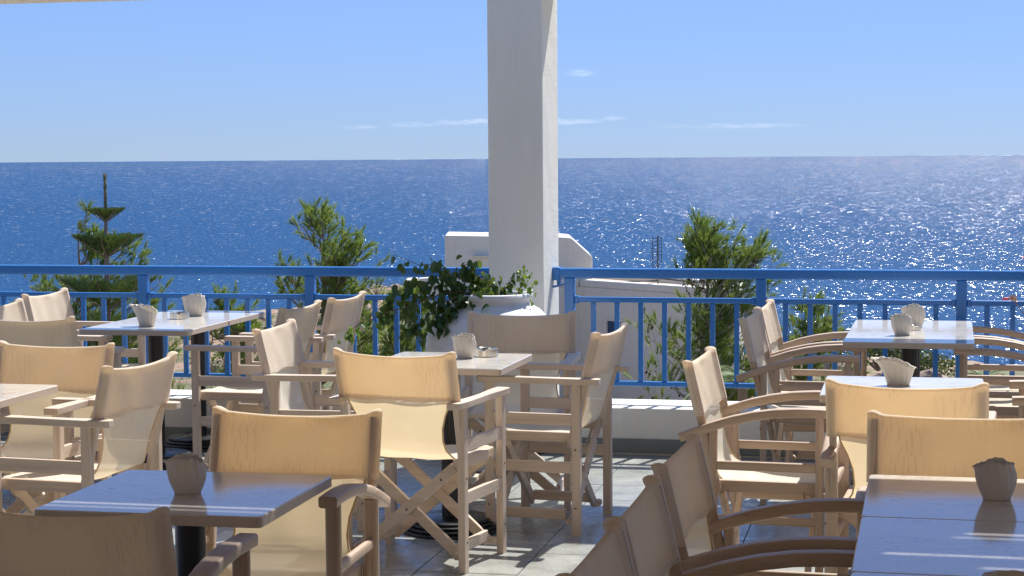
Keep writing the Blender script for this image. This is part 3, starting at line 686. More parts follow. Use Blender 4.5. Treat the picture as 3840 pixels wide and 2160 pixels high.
TB = [
 (Wc(-2.24, 9.431, .207, .5, .5), .207, 'white stone table with one white shell, nearer of the two joined at the left'),
 (Wc(-2.24, 9.431, .207, .5, 1.5), .207, 'white stone table nearest the left railing, with steel ashtray and shell holder'),
 (Wc(-1.756-.6*cos(.215)-.6*sin(.215), 7.08+.6*sin(.215)-.6*cos(.215), .215, .5, .5), .215, 'bare white stone table cut off by the left edge, below the joined tables'),
 (Wc(-1.200, 4.519, .201, .5, .5), .201, 'shaded stone table mirroring the blue sky with one shell holder, lower left'),
 (Wc(-.632, 7.639, .237, .5, .5), .237, 'sunlit cream table in the middle with a shell holder and steel ashtray'),
 (Wc(1.535, 8.513, .235, .5, .5), .235, 'white stone table, nearer of the two joined tables at the right railing'),
 (Wc(1.535, 8.513, .235, .5, 1.5), .235, 'white stone table, nearer to the railing of the two joined at the far right'),
 (Wc(1.108, 6.611, .215, .5, .5), .215, 'white sunlit table with one tilted shell holder, behind a chair back'),
 (Wc(.565, 3.186, .224, .5, 2.5), .224, 'shaded blue looking table holding a shell, farthest of three joined at the lower right'),
 (Wc(.565, 3.186, .224, .5, 1.5), .224, 'shaded blue looking table, middle one of the three joined at the lower right'),
 (Wc(.565, 3.186, .224, .5, .5), .224, 'shaded table with a ribbed bowl, nearest of the three joined at the lower right corner'),
]
t0 = make_table()
for i, (c, a, lab) in enumerate(TB):
    if i == 0: t0.location = c; t0.rotation_euler = (0, 0, -a); t0['label'] = lab; t0['group'] = 'square stone cafe tables'
    else: dup(t0, c, -a, lab, 'square stone cafe tables')

# ------------------------------------------------------------------ table things
def shell_mesh(kind, seed):
    """ribbed scallop cup: oval base, flared wavy lip that leans to one side"""
    rnd = random.Random(seed); n = 96; vs = []; fan = kind == 'fan'
    H = .088; rx0, ry0 = (.036, .026) if not fan else (.038, .026); rx1, ry1 = (.044, .030) if not fan else (.066, .034)
    ribs = 15; s0 = rnd.uniform(0, 6); J = 12
    def ring(f, inner, out):
        for k in range(n):
            a = 2*pi*k/n; flare = f**(.75 if not fan else 1.2)
            rx = rx0+(rx1-rx0)*flare; ry = ry0+(ry1-ry0)*flare
            if not fan: q_ = 1+.26*sin(pi*min(1, f*1.06)**1.15); rx = (.034+.010*f)*q_; ry = (.026+.005*f)*q_
            rib = 1 + .035*min(1, f*2)*sin(ribs*a+2.2*f) + .05*f*mn.noise(Vector((cos(a)*2+s0, sin(a)*2, f*3)))
            x = rx*cos(a)*rib; y = ry*sin(a)*rib; lean = (-.012 if fan else -.004)*f*f; z = H*f
            z += f**3*(.0014*sin(ribs*a) + .010*mn.noise(Vector((cos(a)*1.5, sin(a)*1.5, s0))))
            if fan: z += -.022*f*f*max(0, cos(a)) + .006*f*max(0, -cos(a))
            if not fan: z += .013*f*f*sin(a)**2
            # curled spout on one side
            sp = max(0, -cos(a))**6; x -= .013*f**6*sp; x *= 1+.06*max(0, f-.88)/.12
            sc_ = (1-.07) if inner else 1
            out.append((x*sc_+lean, y*sc_, max(z, .004 if inner else 0)))
    for j in range(J+1): ring(j/J, False, vs)
    for j in range(J, -1, -1): ring(max(j/J, .06), True, vs)
    R = 2*(J+1); fs = [(j*n+k, j*n+(k+1) % n, (j+1)*n+(k+1) % n, (j+1)*n+k) for j in range(R-1) for k in range(n)]
    fs += [tuple(range(n))[::-1], tuple((R-1)*n+k for k in range(n))[::-1]]
    mb = MB(); mb.add(vs, fs); return mb.mesh('shell_holder', 'ceramic', smooth=True)
SH = [shell_mesh('cup', 1), shell_mesh('fan', 2), shell_mesh('cup', 5)]
for k, (v, x, y, rz, sc, lab) in enumerate((
  (0, -.846, 4.725, .1, .98, 'brownish shaded shell shaped napkin holder mirrored in the lower left table'),
  (1, -1.912, 9.58, -.5, 1.18, 'white shell shaped napkin holder on the nearer of the joined tables at the left railing'),
  (2, -1.765, 10.2, .2, 1.22, 'white shell shaped napkin holder behind the ashtray, close to the left railing'),
  (0, -.205, 7.93, -.4, 1.02, 'white shell shaped napkin holder beside the steel ashtray on the middle table'),
  (0, 1.877, 8.81, 0, 1.0, 'white shell shaped napkin holder, front one of the two overlapping at the right railing'),
  (2, 2.02, 9.20, .15, 1.15, 'white shell shaped napkin holder partly hidden behind another shell, at the right railing'),
  (1, 1.452, 6.875, -.15, 1.1, 'tilted white shell shaped napkin holder casting a shadow on the bright right table'),
  (2, 1.212, 4.56, .1, 1.0, 'grey brown shell shaped napkin holder reflected in the shaded tables at the lower right'))):
    o = tag(obj('shell_holder', SH[v], None, (x, y, TOPZ), rz), lab, 'napkin holder', 'shell shaped napkin holders'); o.scale = (sc,)*3
def ashtray_mesh():
    n = 60; mb = MB(); R = .054; H = .034
    def rim(a, z): return -.03 if any(abs(((a-q+pi) % (2*pi))-pi) < .10 for q in (.3, .3+2*pi/3, .3+4*pi/3)) and z > .033 else 0
    vs = []
    prof = [(.001, 0), (R*.97, 0), (R, .002), (R, H), (R-.005, H+.0015), (R-.010, H-.001), (R-.012, H-.008), (R-.014, .004), (.001, .004)]
    for r, z in prof:
        for k in range(n):
            a = 2*pi*k/n; notch = any(abs(((a-q+pi) % (2*pi))-pi) < .12 for q in (.3, .3+2*pi/3, .3+4*pi/3)); zz = z-.007 if (notch and z > .03) else z
            vs.append((r*cos(a), r*sin(a), zz))
    mb.add(vs, [(j*n+k, j*n+(k+1) % n, (j+1)*n+(k+1) % n, (j+1)*n+k) for j in range(len(prof)-1) for k in range(n)])
    return mb.mesh('ashtray', 'steel', angle=35)
AM = ashtray_mesh()
for x, y, rz, sc, lab in ((-1.822, 10.033, .3, .98, 'round steel ashtray on the left railing table between two shells'), (-.115, 8.0, 0, 1.0, 'round steel ashtray on the middle table beside the shell'), (1.99, 9.06, 1, .62, 'small steel ashtray half hidden behind the shells at the right railing')):
    o = tag(obj('ashtray', AM, None, (x, y, TOPZ), rz), lab, 'ashtray', 'steel ashtrays'); o.scale = (sc,)*3
# ribbed bowl at the bottom edge
mb = MB(); mb.lathe([(.03, 0), (.042, .003), (.056, .018), (.062, .028), (.060, .031), (.055, .027), (.046, .012), (.01, .006)], 72, wob=lambda a, z: .05*sin(11*a)*min(1, z/.03))
tag(obj('ribbed_bowl', mb.mesh('ribbed_bowl', 'ceramic', smooth=True), None, (.985, 3.575, TOPZ)), 'grey brown ribbed bowl at the lower right corner, mostly cut off', 'bowl')

#==PLANTS==
# ------------------------------------------------------------------ pot and climber
PC = Vector((-.105, 9.42, 0))
def build_pot():
    t = thing('clay_pot', 'large white painted clay pot in front of the pillar', 'pot', PC)
    prof = [(.12, 0), (.150, .01), (.158, .04), (.195, .13), (.25, .25), (.300, .37), (.334, .50), (.346, .60), (.338, .69), (.318, .745), (.288, .79), (.250, .828), (.212, .850), (.193, .862), (.194, .874), (.208, .886), (.214, .900), (.208, .912), (.190, .914), (.178, .905), (.170, .88), (.165, .84)]
    mb = MB(); P2 = []
    for (r0, z0), (r1, z1) in zip(prof, prof[1:]):
        for k in range(4):
            f = k/4; z = z0+(z1-z0)*f; r = r0+(r1-r0)*f
            if .1 < z < .72: r += .0035*sin(z*150)
            P2.append((r, z))
    P2.append(prof[-1]); mb.lathe(P2, 72); obj('pot_body', mb.mesh('pot_body', 'pot_white', smooth=True), t)
    mb = MB(); mb.lathe([(.001, .865), (.168, .862)], 40); obj('soil', mb.mesh('soil', 'soil_pot'), t)
build_pot()
def leaf_mesh(seed, L=.055, W2=.021, mat='vine_leaf'):
    rnd = random.Random(seed); mb = MB(); vs = []; R = 6; curl = rnd.uniform(-.35, .35); fold = rnd.uniform(.2, .5)
    for j in range(R+1):
        f = j/R; w = W2*sin(pi*f**.75)**.8 if 0 < f < 1 else .0005; z = -L*.35*f*f+curl*L*.3*sin(f*3)
        for u in (-1, 0, 1): vs.append((u*w, L*f, z + abs(u)*w*fold))
    mb.add(vs, [(j*3+k, j*3+k+1, (j+1)*3+k+1, (j+1)*3+k) for j in range(R) for k in range(2)], rnd.uniform(0, 1))
    return mb.mesh('leaf', mat, smooth=True)
def climber():
    t = thing('climbing_plant', 'dark green leafy climber trailing out of the white pot over the railing', 'plant', PC + Vector((0, 0, .87)))
    rnd = random.Random(11)
    LM = [leaf_mesh(s) for s in range(6)]; LY = [leaf_mesh(s+20, .040, .016) for s in range(3)]
    for me in LY: me.attributes['tint'].data.foreach_set('value', [1.0]*len(me.vertices))
    for i, me in enumerate(LM): me.attributes['tint'].data.foreach_set('value', [(.05, .2, .35, .5, .15, .6)[i]]*len(me.vertices))
    # stems: control points relative to the pot mouth (x, y, z), leaf count, young
    S = [([(0, 0, 0), (-.10, -.08, .10), (-.22, -.12, .16), (-.30, -.12, .19), (-.38, -.12, .20), (-.50, -.10, .25)], 18, 0, .85),
         ([(-.02, 0, 0), (-.12, -.1, .07), (-.26, -.14, .05), (-.42, -.16, -.01), (-.55, -.16, -.05), (-.66, -.16, -.09), (-.74, -.16, -.15)], 40, 1, .85),
         ([(-.02, -.04, 0), (-.13, -.14, .06), (-.25, -.18, .0), (-.34, -.19, -.07), (-.39, -.19, -.10), (-.41, -.19, -.15)], 38, 0, .8),
         ([(-.02, -.06, 0), (-.10, -.16, .05), (-.20, -.20, .0), (-.24, -.21, -.05), (-.28, -.21, -.09)], 34, 0, .95),
         ([(-.04, 0, 0), (-.13, -.06, .08), (-.25, -.10, .12), (-.35, -.12, .10), (-.44, -.14, .07), (-.52, -.15, .02)], 44, 0, .95),
         ([(0, 0, 0), (-.05, -.05, .09), (-.13, -.08, .15), (-.15, -.09, .19), (-.12, -.09, .205)], 16, 0, .8),
         ([(.02, 0, 0), (.03, -.04, .06), (0, -.06, .10), (-.06, -.08, .13), (-.12, -.08, .15)], 26, 0, .9),
         ([(.03, 0, 0), (.06, -.05, .05), (.10, -.06, .10), (.12, -.07, .13)], 14, 0, .7),
         ([(.08, 0, 0), (.14, -.04, .03), (.155, -.05, .09), (.17, -.05, .15), (.165, -.05, .19)], 18, 2, .7),
         ([(.08, 0, 0), (.17, -.04, .03), (.20, -.05, .06), (.215, -.05, .10)], 12, 2, .7)]
    tot = 0; more = MB()
    for pts, nl, young, sc in S:
        P = [Vector(p) for p in pts]; fine = []
        for i in range(len(P)-1):
            for k in range(5):
                f = k/5; fine.append(P[i].lerp(P[i+1], f) + Vector((mn.noise(P[i]*7+Vector((f, 0, 0))), mn.noise(P[i]*7+Vector((0, f, 3))), mn.noise(P[i]*7+Vector((0, 3, f)))))*.012)
        fine.append(P[-1]); n = len(fine)
        mb = MB(); mb.tube(fine, [.005*(1-.75*i/n) for i in range(n)], 6); obj('stem', mb.mesh('stem', 'bark', smooth=True), t)
        for k in range(nl):
            f = .12+.88*(k+rnd.random())/nl; i = min(int(f*(n-1)), n-2); p = fine[i].lerp(fine[i+1], f*(n-1)-i)
            me = rnd.choice(LM) if young == 0 or (young == 1 and f < .66) else rnd.choice(LY+LM[3:4])
            if young == 2: me = rnd.choice(LY)
            off = Vector((rnd.gauss(0, .024), rnd.gauss(0, .024), rnd.gauss(-.004, .022)))*sc
            o = obj('leaf', me, t, p+off); o.rotation_euler = (rnd.uniform(-1.9, -.2), rnd.uniform(-.7, .7), rnd.uniform(0, 2*pi)); s_ = rnd.uniform(.75, 1.25)*sc; o.scale = (s_, s_, s_); tot += 1
            if tot > 290: break
        for k in range(int(nl*1.1)):
            f = .10+.9*rnd.random(); i = min(int(f*(n-1)), n-2); p = fine[i].lerp(fine[i+1], f*(n-1)-i)+Vector((rnd.gauss(0, .030), rnd.gauss(0, .032), rnd.gauss(-.008, .032)))*sc
            me = LY[k % 3] if (young == 2 or (young == 1 and f > .66)) else LM[k % 6]; tv = 1.0 if me in LY else (.05, .2, .35, .5, .15, .6)[k % 6]
            R_ = Matrix.Translation(p) @ Matrix.Rotation(rnd.uniform(0, 6.28), 4, 'Z') @ Matrix.Rotation(rnd.uniform(-1.9, -.2), 4, 'X') @ Matrix.Rotation(rnd.uniform(-.7, .7), 4, 'Y') @ Matrix.Scale(rnd.uniform(.6, 1.1)*sc, 4)
            more.add([R_ @ v.co for v in me.vertices], [tuple(q.vertices) for q in me.polygons], tv)
    tag(obj('inner_leaves', more.mesh('inner_leaves', 'vine_leaf', smooth=True), t), kind='stuff')
climber()

# oleander reaching in from the right, standing beyond the picture edge
def oleander():
    base = Vector((2.92, 8.75, 0)); t = thing('potted_oleander', 'thin branch with one red bud and faded pink petals at the right picture edge', 'plant', base + Vector((0, 0, .34)))
    pt = thing('flower_pot', 'white pot of the oleander beyond the right picture edge', 'pot', base)
    mb = MB(); mb.lathe([(.10, 0), (.13, .02), (.17, .30), (.185, .36), (.165, .36), (.16, .33), (.001, .325)], 32); obj('pot_body', mb.mesh('pot_body', 'pot_white', smooth=True), pt)
    rnd = random.Random(5); LM = [leaf_mesh(s+40, .07, .012, 'shrub_leaf') for s in range(3)]
    tips = []
    def stem(pts, r=.005):
        mb = MB(); mb.tube(pts, [r*(1-.7*i/len(pts)) for i in range(len(pts))], 6); obj('stem', mb.mesh('stem', 'bark', smooth=True), t); return pts
    stem([(0, 0, 0), (-.10, .02, .25), (-.30, .04, .42), (-.46, .05, .498), (-.505, .05, .555)])
    stem([(0, 0, 0), (-.05, .02, .35), (-.22, .03, .60), (-.42, .05, .71), (-.462, .05, .76)])
    for pts in ([(0, 0, 0), (.1, .1, .4), (.1, .15, .7)], [(0, 0, 0), (.05, -.1, .4), (.0, -.15, .72)], [(0, 0, 0), (-.05, .1, .3), (.02, .1, .65)]):
        P = stem([Vector(p) for p in pts], .007)
        for k in range(16):
            f = rnd.uniform(.3, 1); i = 0 if f < .5 else 1; p = Vector(P[i]).lerp(Vector(P[i+1]), (f-.5*i)*2)
            o = obj('leaf', rnd.choice(LM), t, p); o.rotation_euler = (rnd.uniform(-.6, .8), 0, rnd.uniform(0, 6.3))
    for x, z in ((-.462, .475), (-.47, .455), (-.455, .44), (-.44, .41)):
        o = obj('leaf', rnd.choice(LM), t, (x, .05, z)); o.rotation_euler = (rnd.uniform(-1.2, .2), 0, rnd.uniform(0, 6.3)); o.scale = (.45,)*3
    pm = MB(); pm.lathe([(.001, -.024), (.006, -.018), (.0075, -.004), (.006, .010), (.001, .018)], 10); bud = obj('flower_bud', pm.mesh('flower_bud', 'petal_pink', smooth=True), t, (-.545, .05, .572)); bud.rotation_euler = (0, 1.5, 0)
    for k in range(7):
        o = obj('petal', leaf_mesh(60+k, .028, .010, 'petal_faded'), t, (-.512+rnd.uniform(-.01, .01), .05, .563+rnd.uniform(-.008, .012))); o.rotation_euler = (rnd.uniform(-.5, 1.6), rnd.uniform(-1, 1), rnd.uniform(0, 6.3))
    for k in range(4):
        o = obj('petal', leaf_mesh(70+k, .022, .009, 'petal_pink'), t, (-.462, .05, .765)); o.rotation_euler = (rnd.uniform(-.5, 1.6), 0, rnd.uniform(0, 6.3))
oleander()

# ------------------------------------------------------------------ trees
def tuft(mb, p, d, L, n, w, rnd, tint, spread=.38):
    for k in range(n):
        q = p + d*(L*.75*rnd.random()) ; v = (d + Vector((rnd.gauss(0, spread), rnd.gauss(0, spread), rnd.gauss(0, spread)))).normalized()
        s = v.cross(Vector((rnd.gauss(0, 1), rnd.gauss(0, 1), rnd.gauss(0, 1)))).normalized()*w*.5; l = L*rnd.uniform(.45, .8)
        mb.add([q-s, q+s, q+v*l], [(0, 1, 2)], max(0, min(1, tint+rnd.gauss(0, .12))))
def env_at(env, z):
    for (z0, l0, r0), (z1, l1, r1) in zip(env, env[1:]):
        if z1 <= z <= z0: f = (z0-z)/(z0-z1+1e-9); return l0+(l1-l0)*f, r0+(r1-r0)*f
    return env[-1][1], env[-1][2]
def pine(label, X, Y, env, ntuft, seed, wind=(.5, 0, .85), dens=None, tl=.19, cones=0, nn=36, nw=.012, group=None, depth=.8, drift=.0):
    rnd = random.Random(seed); gz = ground_z(X, Y)
    t = thing('pine_tree', label, 'tree', (X, Y, gz), 0, group); top = env[0][0]
    tr = []; nseg = 14
    for i in range(nseg+1):
        f = i/nseg; z = gz-.2+(top-gz-.05)*f; l, r = env_at(env, z); tr.append(Vector((X+drift*f + .05*sin(7*f+seed), Y+.05*cos(5*f), z)))
    mb = MB(); h = top-gz; mb.tube([p-Vector((X, Y, gz)) for p in tr], [max(.010, .022*h*(1-i/nseg)**.8) for i in range(nseg+1)], 8); obj('trunk', mb.mesh('trunk', 'bark', smooth=True), t)
    br = MB(); fo = MB(); co = MB(); wv = Vector(wind).normalized(); zmin = env[-1][0]; made = 0; tries = 0; nlimb = max(24, ntuft//7); ncone = 0
    while made < nlimb and tries < nlimb*20:
        tries += 1; z = zmin+(top-zmin)*rnd.random(); l, r = env_at(env, z); u = rnd.uniform(-l, r); e = u/(r if u > 0 else l)
        if dens and rnd.random() > dens(u, z): continue
        dep = rnd.uniform(-1, 1)*depth*.5*(l+r)*sqrt(max(.05, 1-e*e)); end = Vector((X+u, Y+dep, z))
        # leave the trunk lower down
        zi = max(gz, z-abs(u)*.55-.12); k = min(nseg, max(0, int((zi-gz+.2)/(top-gz-.05)*nseg))); st = tr[k]
        c = st.lerp(end, .5)+Vector((rnd.gauss(0, .05), rnd.gauss(0, .05), -.06)); pts = [st, st.lerp(c, .5), c, c.lerp(end, .55)+Vector((0, 0, .01)), end]
        L_ = (end-st).length; br.tube([p-Vector((X, Y, gz)) for p in pts], [.006+.013*L_*(1-i/4.) for i in range(5)], 5)
        for q in range(11):
            f = rnd.uniform(.3, 1) if q else 1.0; i = min(3, int(f*4)); p = pts[i].lerp(pts[min(i+1, 4)], f*4-i if f < 1 else 1)
            out = (end-st).normalized()*.5+Vector((rnd.gauss(0, .6), rnd.gauss(0, .6), rnd.gauss(0, .45))); d = (wv*.8+out).normalized()
            tw = rnd.uniform(.05, .28)*(.5+.5*tl/.19)*min(1, .15+1.1*(l+r)); tip = p + (out.normalized()*.6+Vector((0, 0, .4)))*tw
            br.tube([p-Vector((X, Y, gz)), tip-Vector((X, Y, gz))], [.005, .003], 4)
            if dens and rnd.random() > dens(tip.x-X, tip.z)+.25: 
                if cones and ncone < cones*2: co.add(*cone_(tip-Vector((X, Y, gz)), rnd)); ncone += 1
                continue
            tuft(fo, tip-Vector((X, Y, gz)), d, tl*rnd.uniform(.7, 1.2), nn, nw, rnd, rnd.uniform(.15, .85))
            if cones and ncone < cones*2 and rnd.random() < .3: co.add(*cone_(p-Vector((X, Y, gz)), rnd)); ncone += 1
        made += 1
    obj('branches', br.mesh('branches', 'pale_bark' if cones else 'bark'), t); tag(obj('crown', fo.mesh('crown', 'pine_needles'), t), kind='stuff')
    if cones and co.v: tag(obj('pine_cones', co.mesh('pine_cones', 'cone_brown', smooth=True), t), kind='stuff')
def cone_(p, rnd):
    r = rnd.uniform(.016, .024); vs = []; n = 6; d = Vector((rnd.gauss(0, .5), rnd.gauss(0, .5), -1)).normalized()
    for j, (rr, h) in enumerate(((.2, 0), (1, .6), (.8, 1.6), (.15, 2.6))):
        for k in range(n): vs.append(p+d*h*r+Vector((cos(k*pi/3), sin(k*pi/3), 0))*r*rr)
    return vs, [(j*n+k, j*n+(k+1) % n, (j+1)*n+(k+1) % n, (j+1)*n+k) for j in range(3) for k in range(n)]
pine('wind blown pine with an open crown rising behind the left railing', -2.98, 28, [(.88, .04, .04), (.66, .36, .25), (.38, .50, .60), (.20, .45, 1.0), (.0, .70, 1.05), (-.5, .65, 1.1), (-1.2, .7, 1.3), (-1.9, .6, 1.2)], 620, 3,
     dens=lambda u, z: (1 if z < .45 else .55) if u > .05 else (.4 if z > 0 else .75), tl=.19, drift=.12)
pine('light green pine behind the tiered araucaria, far left', -7.35, 32, [(.80, .04, .06), (.45, .10, .10), (.2, .15, .2), (.08, .3, .9), (-.3, .7, 1.2), (-.7, 1.3, 1.35), (-1.3, 1.2, 1.45), (-2.2, 1.0, 1.3)], 720, 5,
     dens=lambda u, z: .25 if z > .15 else (.35 if (z > -.4 and u < 0) else 1), tl=.20, drift=-.17)
pine('tall pine full of dark cones in front of the white house', 3.15, 30, [(.42, .10, .35), (.15, .42, .70), (-.1, .38, 1.15), (-.5, .7, 1.1), (-.9, 1.2, 1.05), (-1.5, 1.3, 1.35), (-2.5, 1.25, 1.15)], 900, 8,
     dens=lambda u, z: (.16 if z > -1.0 else .5) if u < -.35 else (.4 if -.8 < z < -.3 and u < .5 else (.8 if z < 0 else (.62 if abs(u-.25) > .18 else .2))), tl=.21, cones=130)
pine('small dense pine to the right of the coned pine, beyond the railing', 4.75, 29, [(-.75, .1, .1), (-.95, .5, .4), (-1.4, .7, .55), (-2.3, .8, .8)], 240, 12, tl=.2)
pine('low pine shoots beside the white pot, beyond the railing', -1.55, 27, [(-.45, .08, .1), (-.75, .3, .3), (-1.1, .45, .5), (-1.9, .7, .6)], 220, 14, tl=.22)
pine('pale young pine between the joined tables and the left railing', -3.95, 25, [(-.28, .05, .08), (-.55, .3, .35), (-1.0, .5, .7), (-1.7, .6, .9)], 200, 15, tl=.17)

def araucaria():
    X, Y = -6.18, 28.0; gz = ground_z(X, Y); t = thing('araucaria_tree', 'araucaria with flat tiered whorls and a long bare leader, behind the left railing', 'tree', (X, Y, gz)); rnd = random.Random(4)
    mb = MB(); mb.tube([(0, 0, -.2), (0, 0, .17-gz), (0, 0, .9-gz)], [.055, .035, .024], 10); mb.tube([(0, 0, .7-gz), (.0, 0, 1.42-gz)], [.026, .020], 8); obj('trunk', mb.mesh('trunk', 'bark', smooth=True), t)
    ld = MB()
    for k in range(420):
        z = rnd.uniform(.72, 1.41)-gz; a = rnd.uniform(0, 2*pi); p = Vector((.02*cos(a), .02*sin(a), z)); q = p+Vector((cos(a)*.014, sin(a)*.014, .03)); s = Vector((-sin(a), cos(a), 0))*.006
        ld.add([p-s, p+s, q], [(0, 1, 2)], rnd.uniform(.2, .9))
    obj('leader', ld.mesh('leader', 'araucaria_green'), t)
    for zt, h, R, nb, full in ((.89, .20, .30, 6, 1.0), (.49, .34, .57, 7, 1.0), (-.16, .50, .78, 7, .62), (-.75, .55, .95, 7, .55), (-1.3, .5, 1.1, 7, .5)):
        fo = MB(); br = MB()
        for b_ in range(nb):
            a = 2*pi*(b_+.25)/nb+rnd.uniform(-.1, .1); dr = Vector((cos(a), sin(a), 0)); pts = []
            for i in range(9):
                f = i/8; pts.append(dr*R*f + Vector((0, 0, zt-gz-h*(1-f**1.15)+.0)))
            br.tube(pts, [.014*(1-.7*i/8) for i in range(9)], 5)
        low = lambda f: zt-gz-h*(1-f**1.12)
        for q in range(int(3400*(R/.57)**1.6*full)):
            a = rnd.uniform(0, 2*pi); k_ = round((a/(2*pi)-.25/nb)*nb)/nb*2*pi+2*pi*.25/nb
            if rnd.random() < .45: a = k_+rnd.gauss(0, .10)
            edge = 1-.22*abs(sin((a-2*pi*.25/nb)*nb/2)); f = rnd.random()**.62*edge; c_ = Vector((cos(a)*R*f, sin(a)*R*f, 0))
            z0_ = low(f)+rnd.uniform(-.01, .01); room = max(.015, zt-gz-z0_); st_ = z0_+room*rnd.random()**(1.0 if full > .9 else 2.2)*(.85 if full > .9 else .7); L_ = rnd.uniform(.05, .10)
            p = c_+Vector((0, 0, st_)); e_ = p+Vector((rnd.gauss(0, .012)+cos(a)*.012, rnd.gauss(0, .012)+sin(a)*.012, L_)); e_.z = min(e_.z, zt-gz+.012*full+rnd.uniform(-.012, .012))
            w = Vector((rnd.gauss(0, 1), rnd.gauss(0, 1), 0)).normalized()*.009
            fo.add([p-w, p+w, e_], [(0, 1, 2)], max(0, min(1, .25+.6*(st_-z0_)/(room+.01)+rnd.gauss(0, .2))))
        br.mesh  # noqa
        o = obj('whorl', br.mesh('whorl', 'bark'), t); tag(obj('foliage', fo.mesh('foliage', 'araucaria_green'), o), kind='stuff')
araucaria()

def shrub(label, X, Y, r, h, mat, seed, n=900, ls=.035, group='shrubs on the hillside', zoff=0, name='shrub'):
    rnd = random.Random(seed); gz = ground_z(X, Y)+zoff; t = thing(name, label, 'shrub', (X, Y, gz), 0, group)
    st = MB(); fo = MB()
    lobes = [(Vector((rnd.uniform(-.55, .55)*r, rnd.uniform(-.5, .5)*r, h*rnd.uniform(.35, .72))), r*rnd.uniform(.35, .6), h*rnd.uniform(.25, .42)) for _ in range(7)]
    for c, rr, hh in lobes: st.tube([(0, 0, -.1), c*.5+Vector((0, 0, -.02)), c], [.03*r, .02*r, .01*r], 5)
    for k in range(n):
        c, rr, hh = rnd.choice(lobes); v = Vector((rnd.gauss(0, 1), rnd.gauss(0, 1), rnd.gauss(0, 1))).normalized(); q = rnd.uniform(.6, 1.08)
        p = c+Vector((v.x*rr*q, v.y*rr*q, v.z*hh*q))
        if p.z < 0: p.z = rnd.uniform(0, .1)*h
        a = Vector((rnd.gauss(0, 1), rnd.gauss(0, 1), rnd.gauss(.4, 1))).normalized()*ls; b_ = a.cross(Vector((rnd.gauss(0, 1), rnd.gauss(0, 1), rnd.gauss(0, 1)))).normalized()*ls*.45
        fo.add([p-b_*.3, p+a*.5+b_, p+a, p+a*.5-b_], [(0, 1, 2, 3)], rnd.uniform(0, 1))
    obj('branches', st.mesh('branches', 'bark'), t); tag(obj('crown', fo.mesh('crown', mat), t), kind='stuff')
rb = random.Random(21)
# close behind the ledge
for k in range(9):
    X = -4.2+k*.42+rb.uniform(-.1, .1)
    shrub('low green bush behind the ledge under the left railing', X, 12.6+rb.uniform(-.3, .5), .42, .36, 'shrub_leaf' if k % 3 else 'grey_leaf', 100+k, 1300, .030, 'bushes behind the ledge', zoff=.0)
for k in range(8):
    X = .8+k*.42; shrub('low green bush behind the ledge under the right railing', X, 13.2+rb.uniform(-.3, .5), .4, .30, 'shrub_leaf', 200+k, 1200, .030, 'bushes behind the right ledge')
# left slope
for k, (X, Y, r, h, m_) in enumerate(((-3.3, 24, .5, .5, 'grey_leaf'), (-4.9, 33, .8, .7, 'shrub_leaf'), (-2.6, 36, .7, .6, 'grey_leaf'), (-5.9, 27, .7, .7, 'dark_leaf'), (-8.2, 36, .9, .9, 'shrub_leaf'), (-3.6, 44, .8, .7, 'shrub_leaf'), (-1.6, 34, .6, .6, 'shrub_leaf'),
      (-4.7, 52, .9, .7, 'grey_leaf'), (-6.7, 45, 1., .8, 'dark_leaf'), (-9.6, 40, 1.1, 1., 'shrub_leaf'), (-2.9, 19.5, .35, .4, 'grey_leaf'), (-2.0, 21, .4, .35, 'shrub_leaf'), (-4.1, 20, .4, .4, 'grey_leaf'), (-6.8, 62, 1.3, 1., 'shrub_leaf'), (-4.6, 75, 1.5, 1.1, 'dark_leaf'), (-7, 95, 1.8, 1.2, 'grey_leaf'))):
    shrub('scrub bush on the reddish left slope', X, Y, r, h, m_, 300+k, 900, .05, 'scrub on the left slope')
# right slope
for k, (X, Y, r, h, m_) in enumerate(((6.2, 33, .9, .9, 'shrub_leaf'), (7.4, 36, 1., .8, 'shrub_leaf'), (8.9, 40, 1., .7, 'dark_leaf'), (5.6, 24, .6, .6, 'shrub_leaf'), (7.0, 27, .6, .5, 'shrub_leaf'), (6.6, 44, 1., .9, 'shrub_leaf'), (10.6, 42, 1.1, .8, 'shrub_leaf'), (11.5, 46, 1.2, .8, 'shrub_leaf'), (4.1, 24, .6, .7, 'dark_leaf'), (3.3, 25, .6, .6, 'dark_leaf'), (2.4, 25, .6, .7, 'shrub_leaf'), (9.8, 34, .7, .7, 'shrub_leaf'))):
    shrub('green bush on the slope beyond the right railing', X, Y, r, h, m_, 400+k, 900, .05, 'bushes on the right slope')
shrub('dark rounded headland bush above the water beyond the right tables', 20.0, 100, 3.6, 2.6, 'dark_leaf', 501, 3500, .16, 'headland bushes', zoff=.9)
shrub('low dark bush running down the headland towards the water', 23.4, 104, 3.2, 1.8, 'dark_leaf', 502, 2500, .16, 'headland bushes', zoff=.3)
shrub('rust coloured round bush behind the leg of the far right table', 8.55, 36.5, .42, .62, 'rust_leaf', 503, 1400, .05, 'rust bushes', zoff=.0)

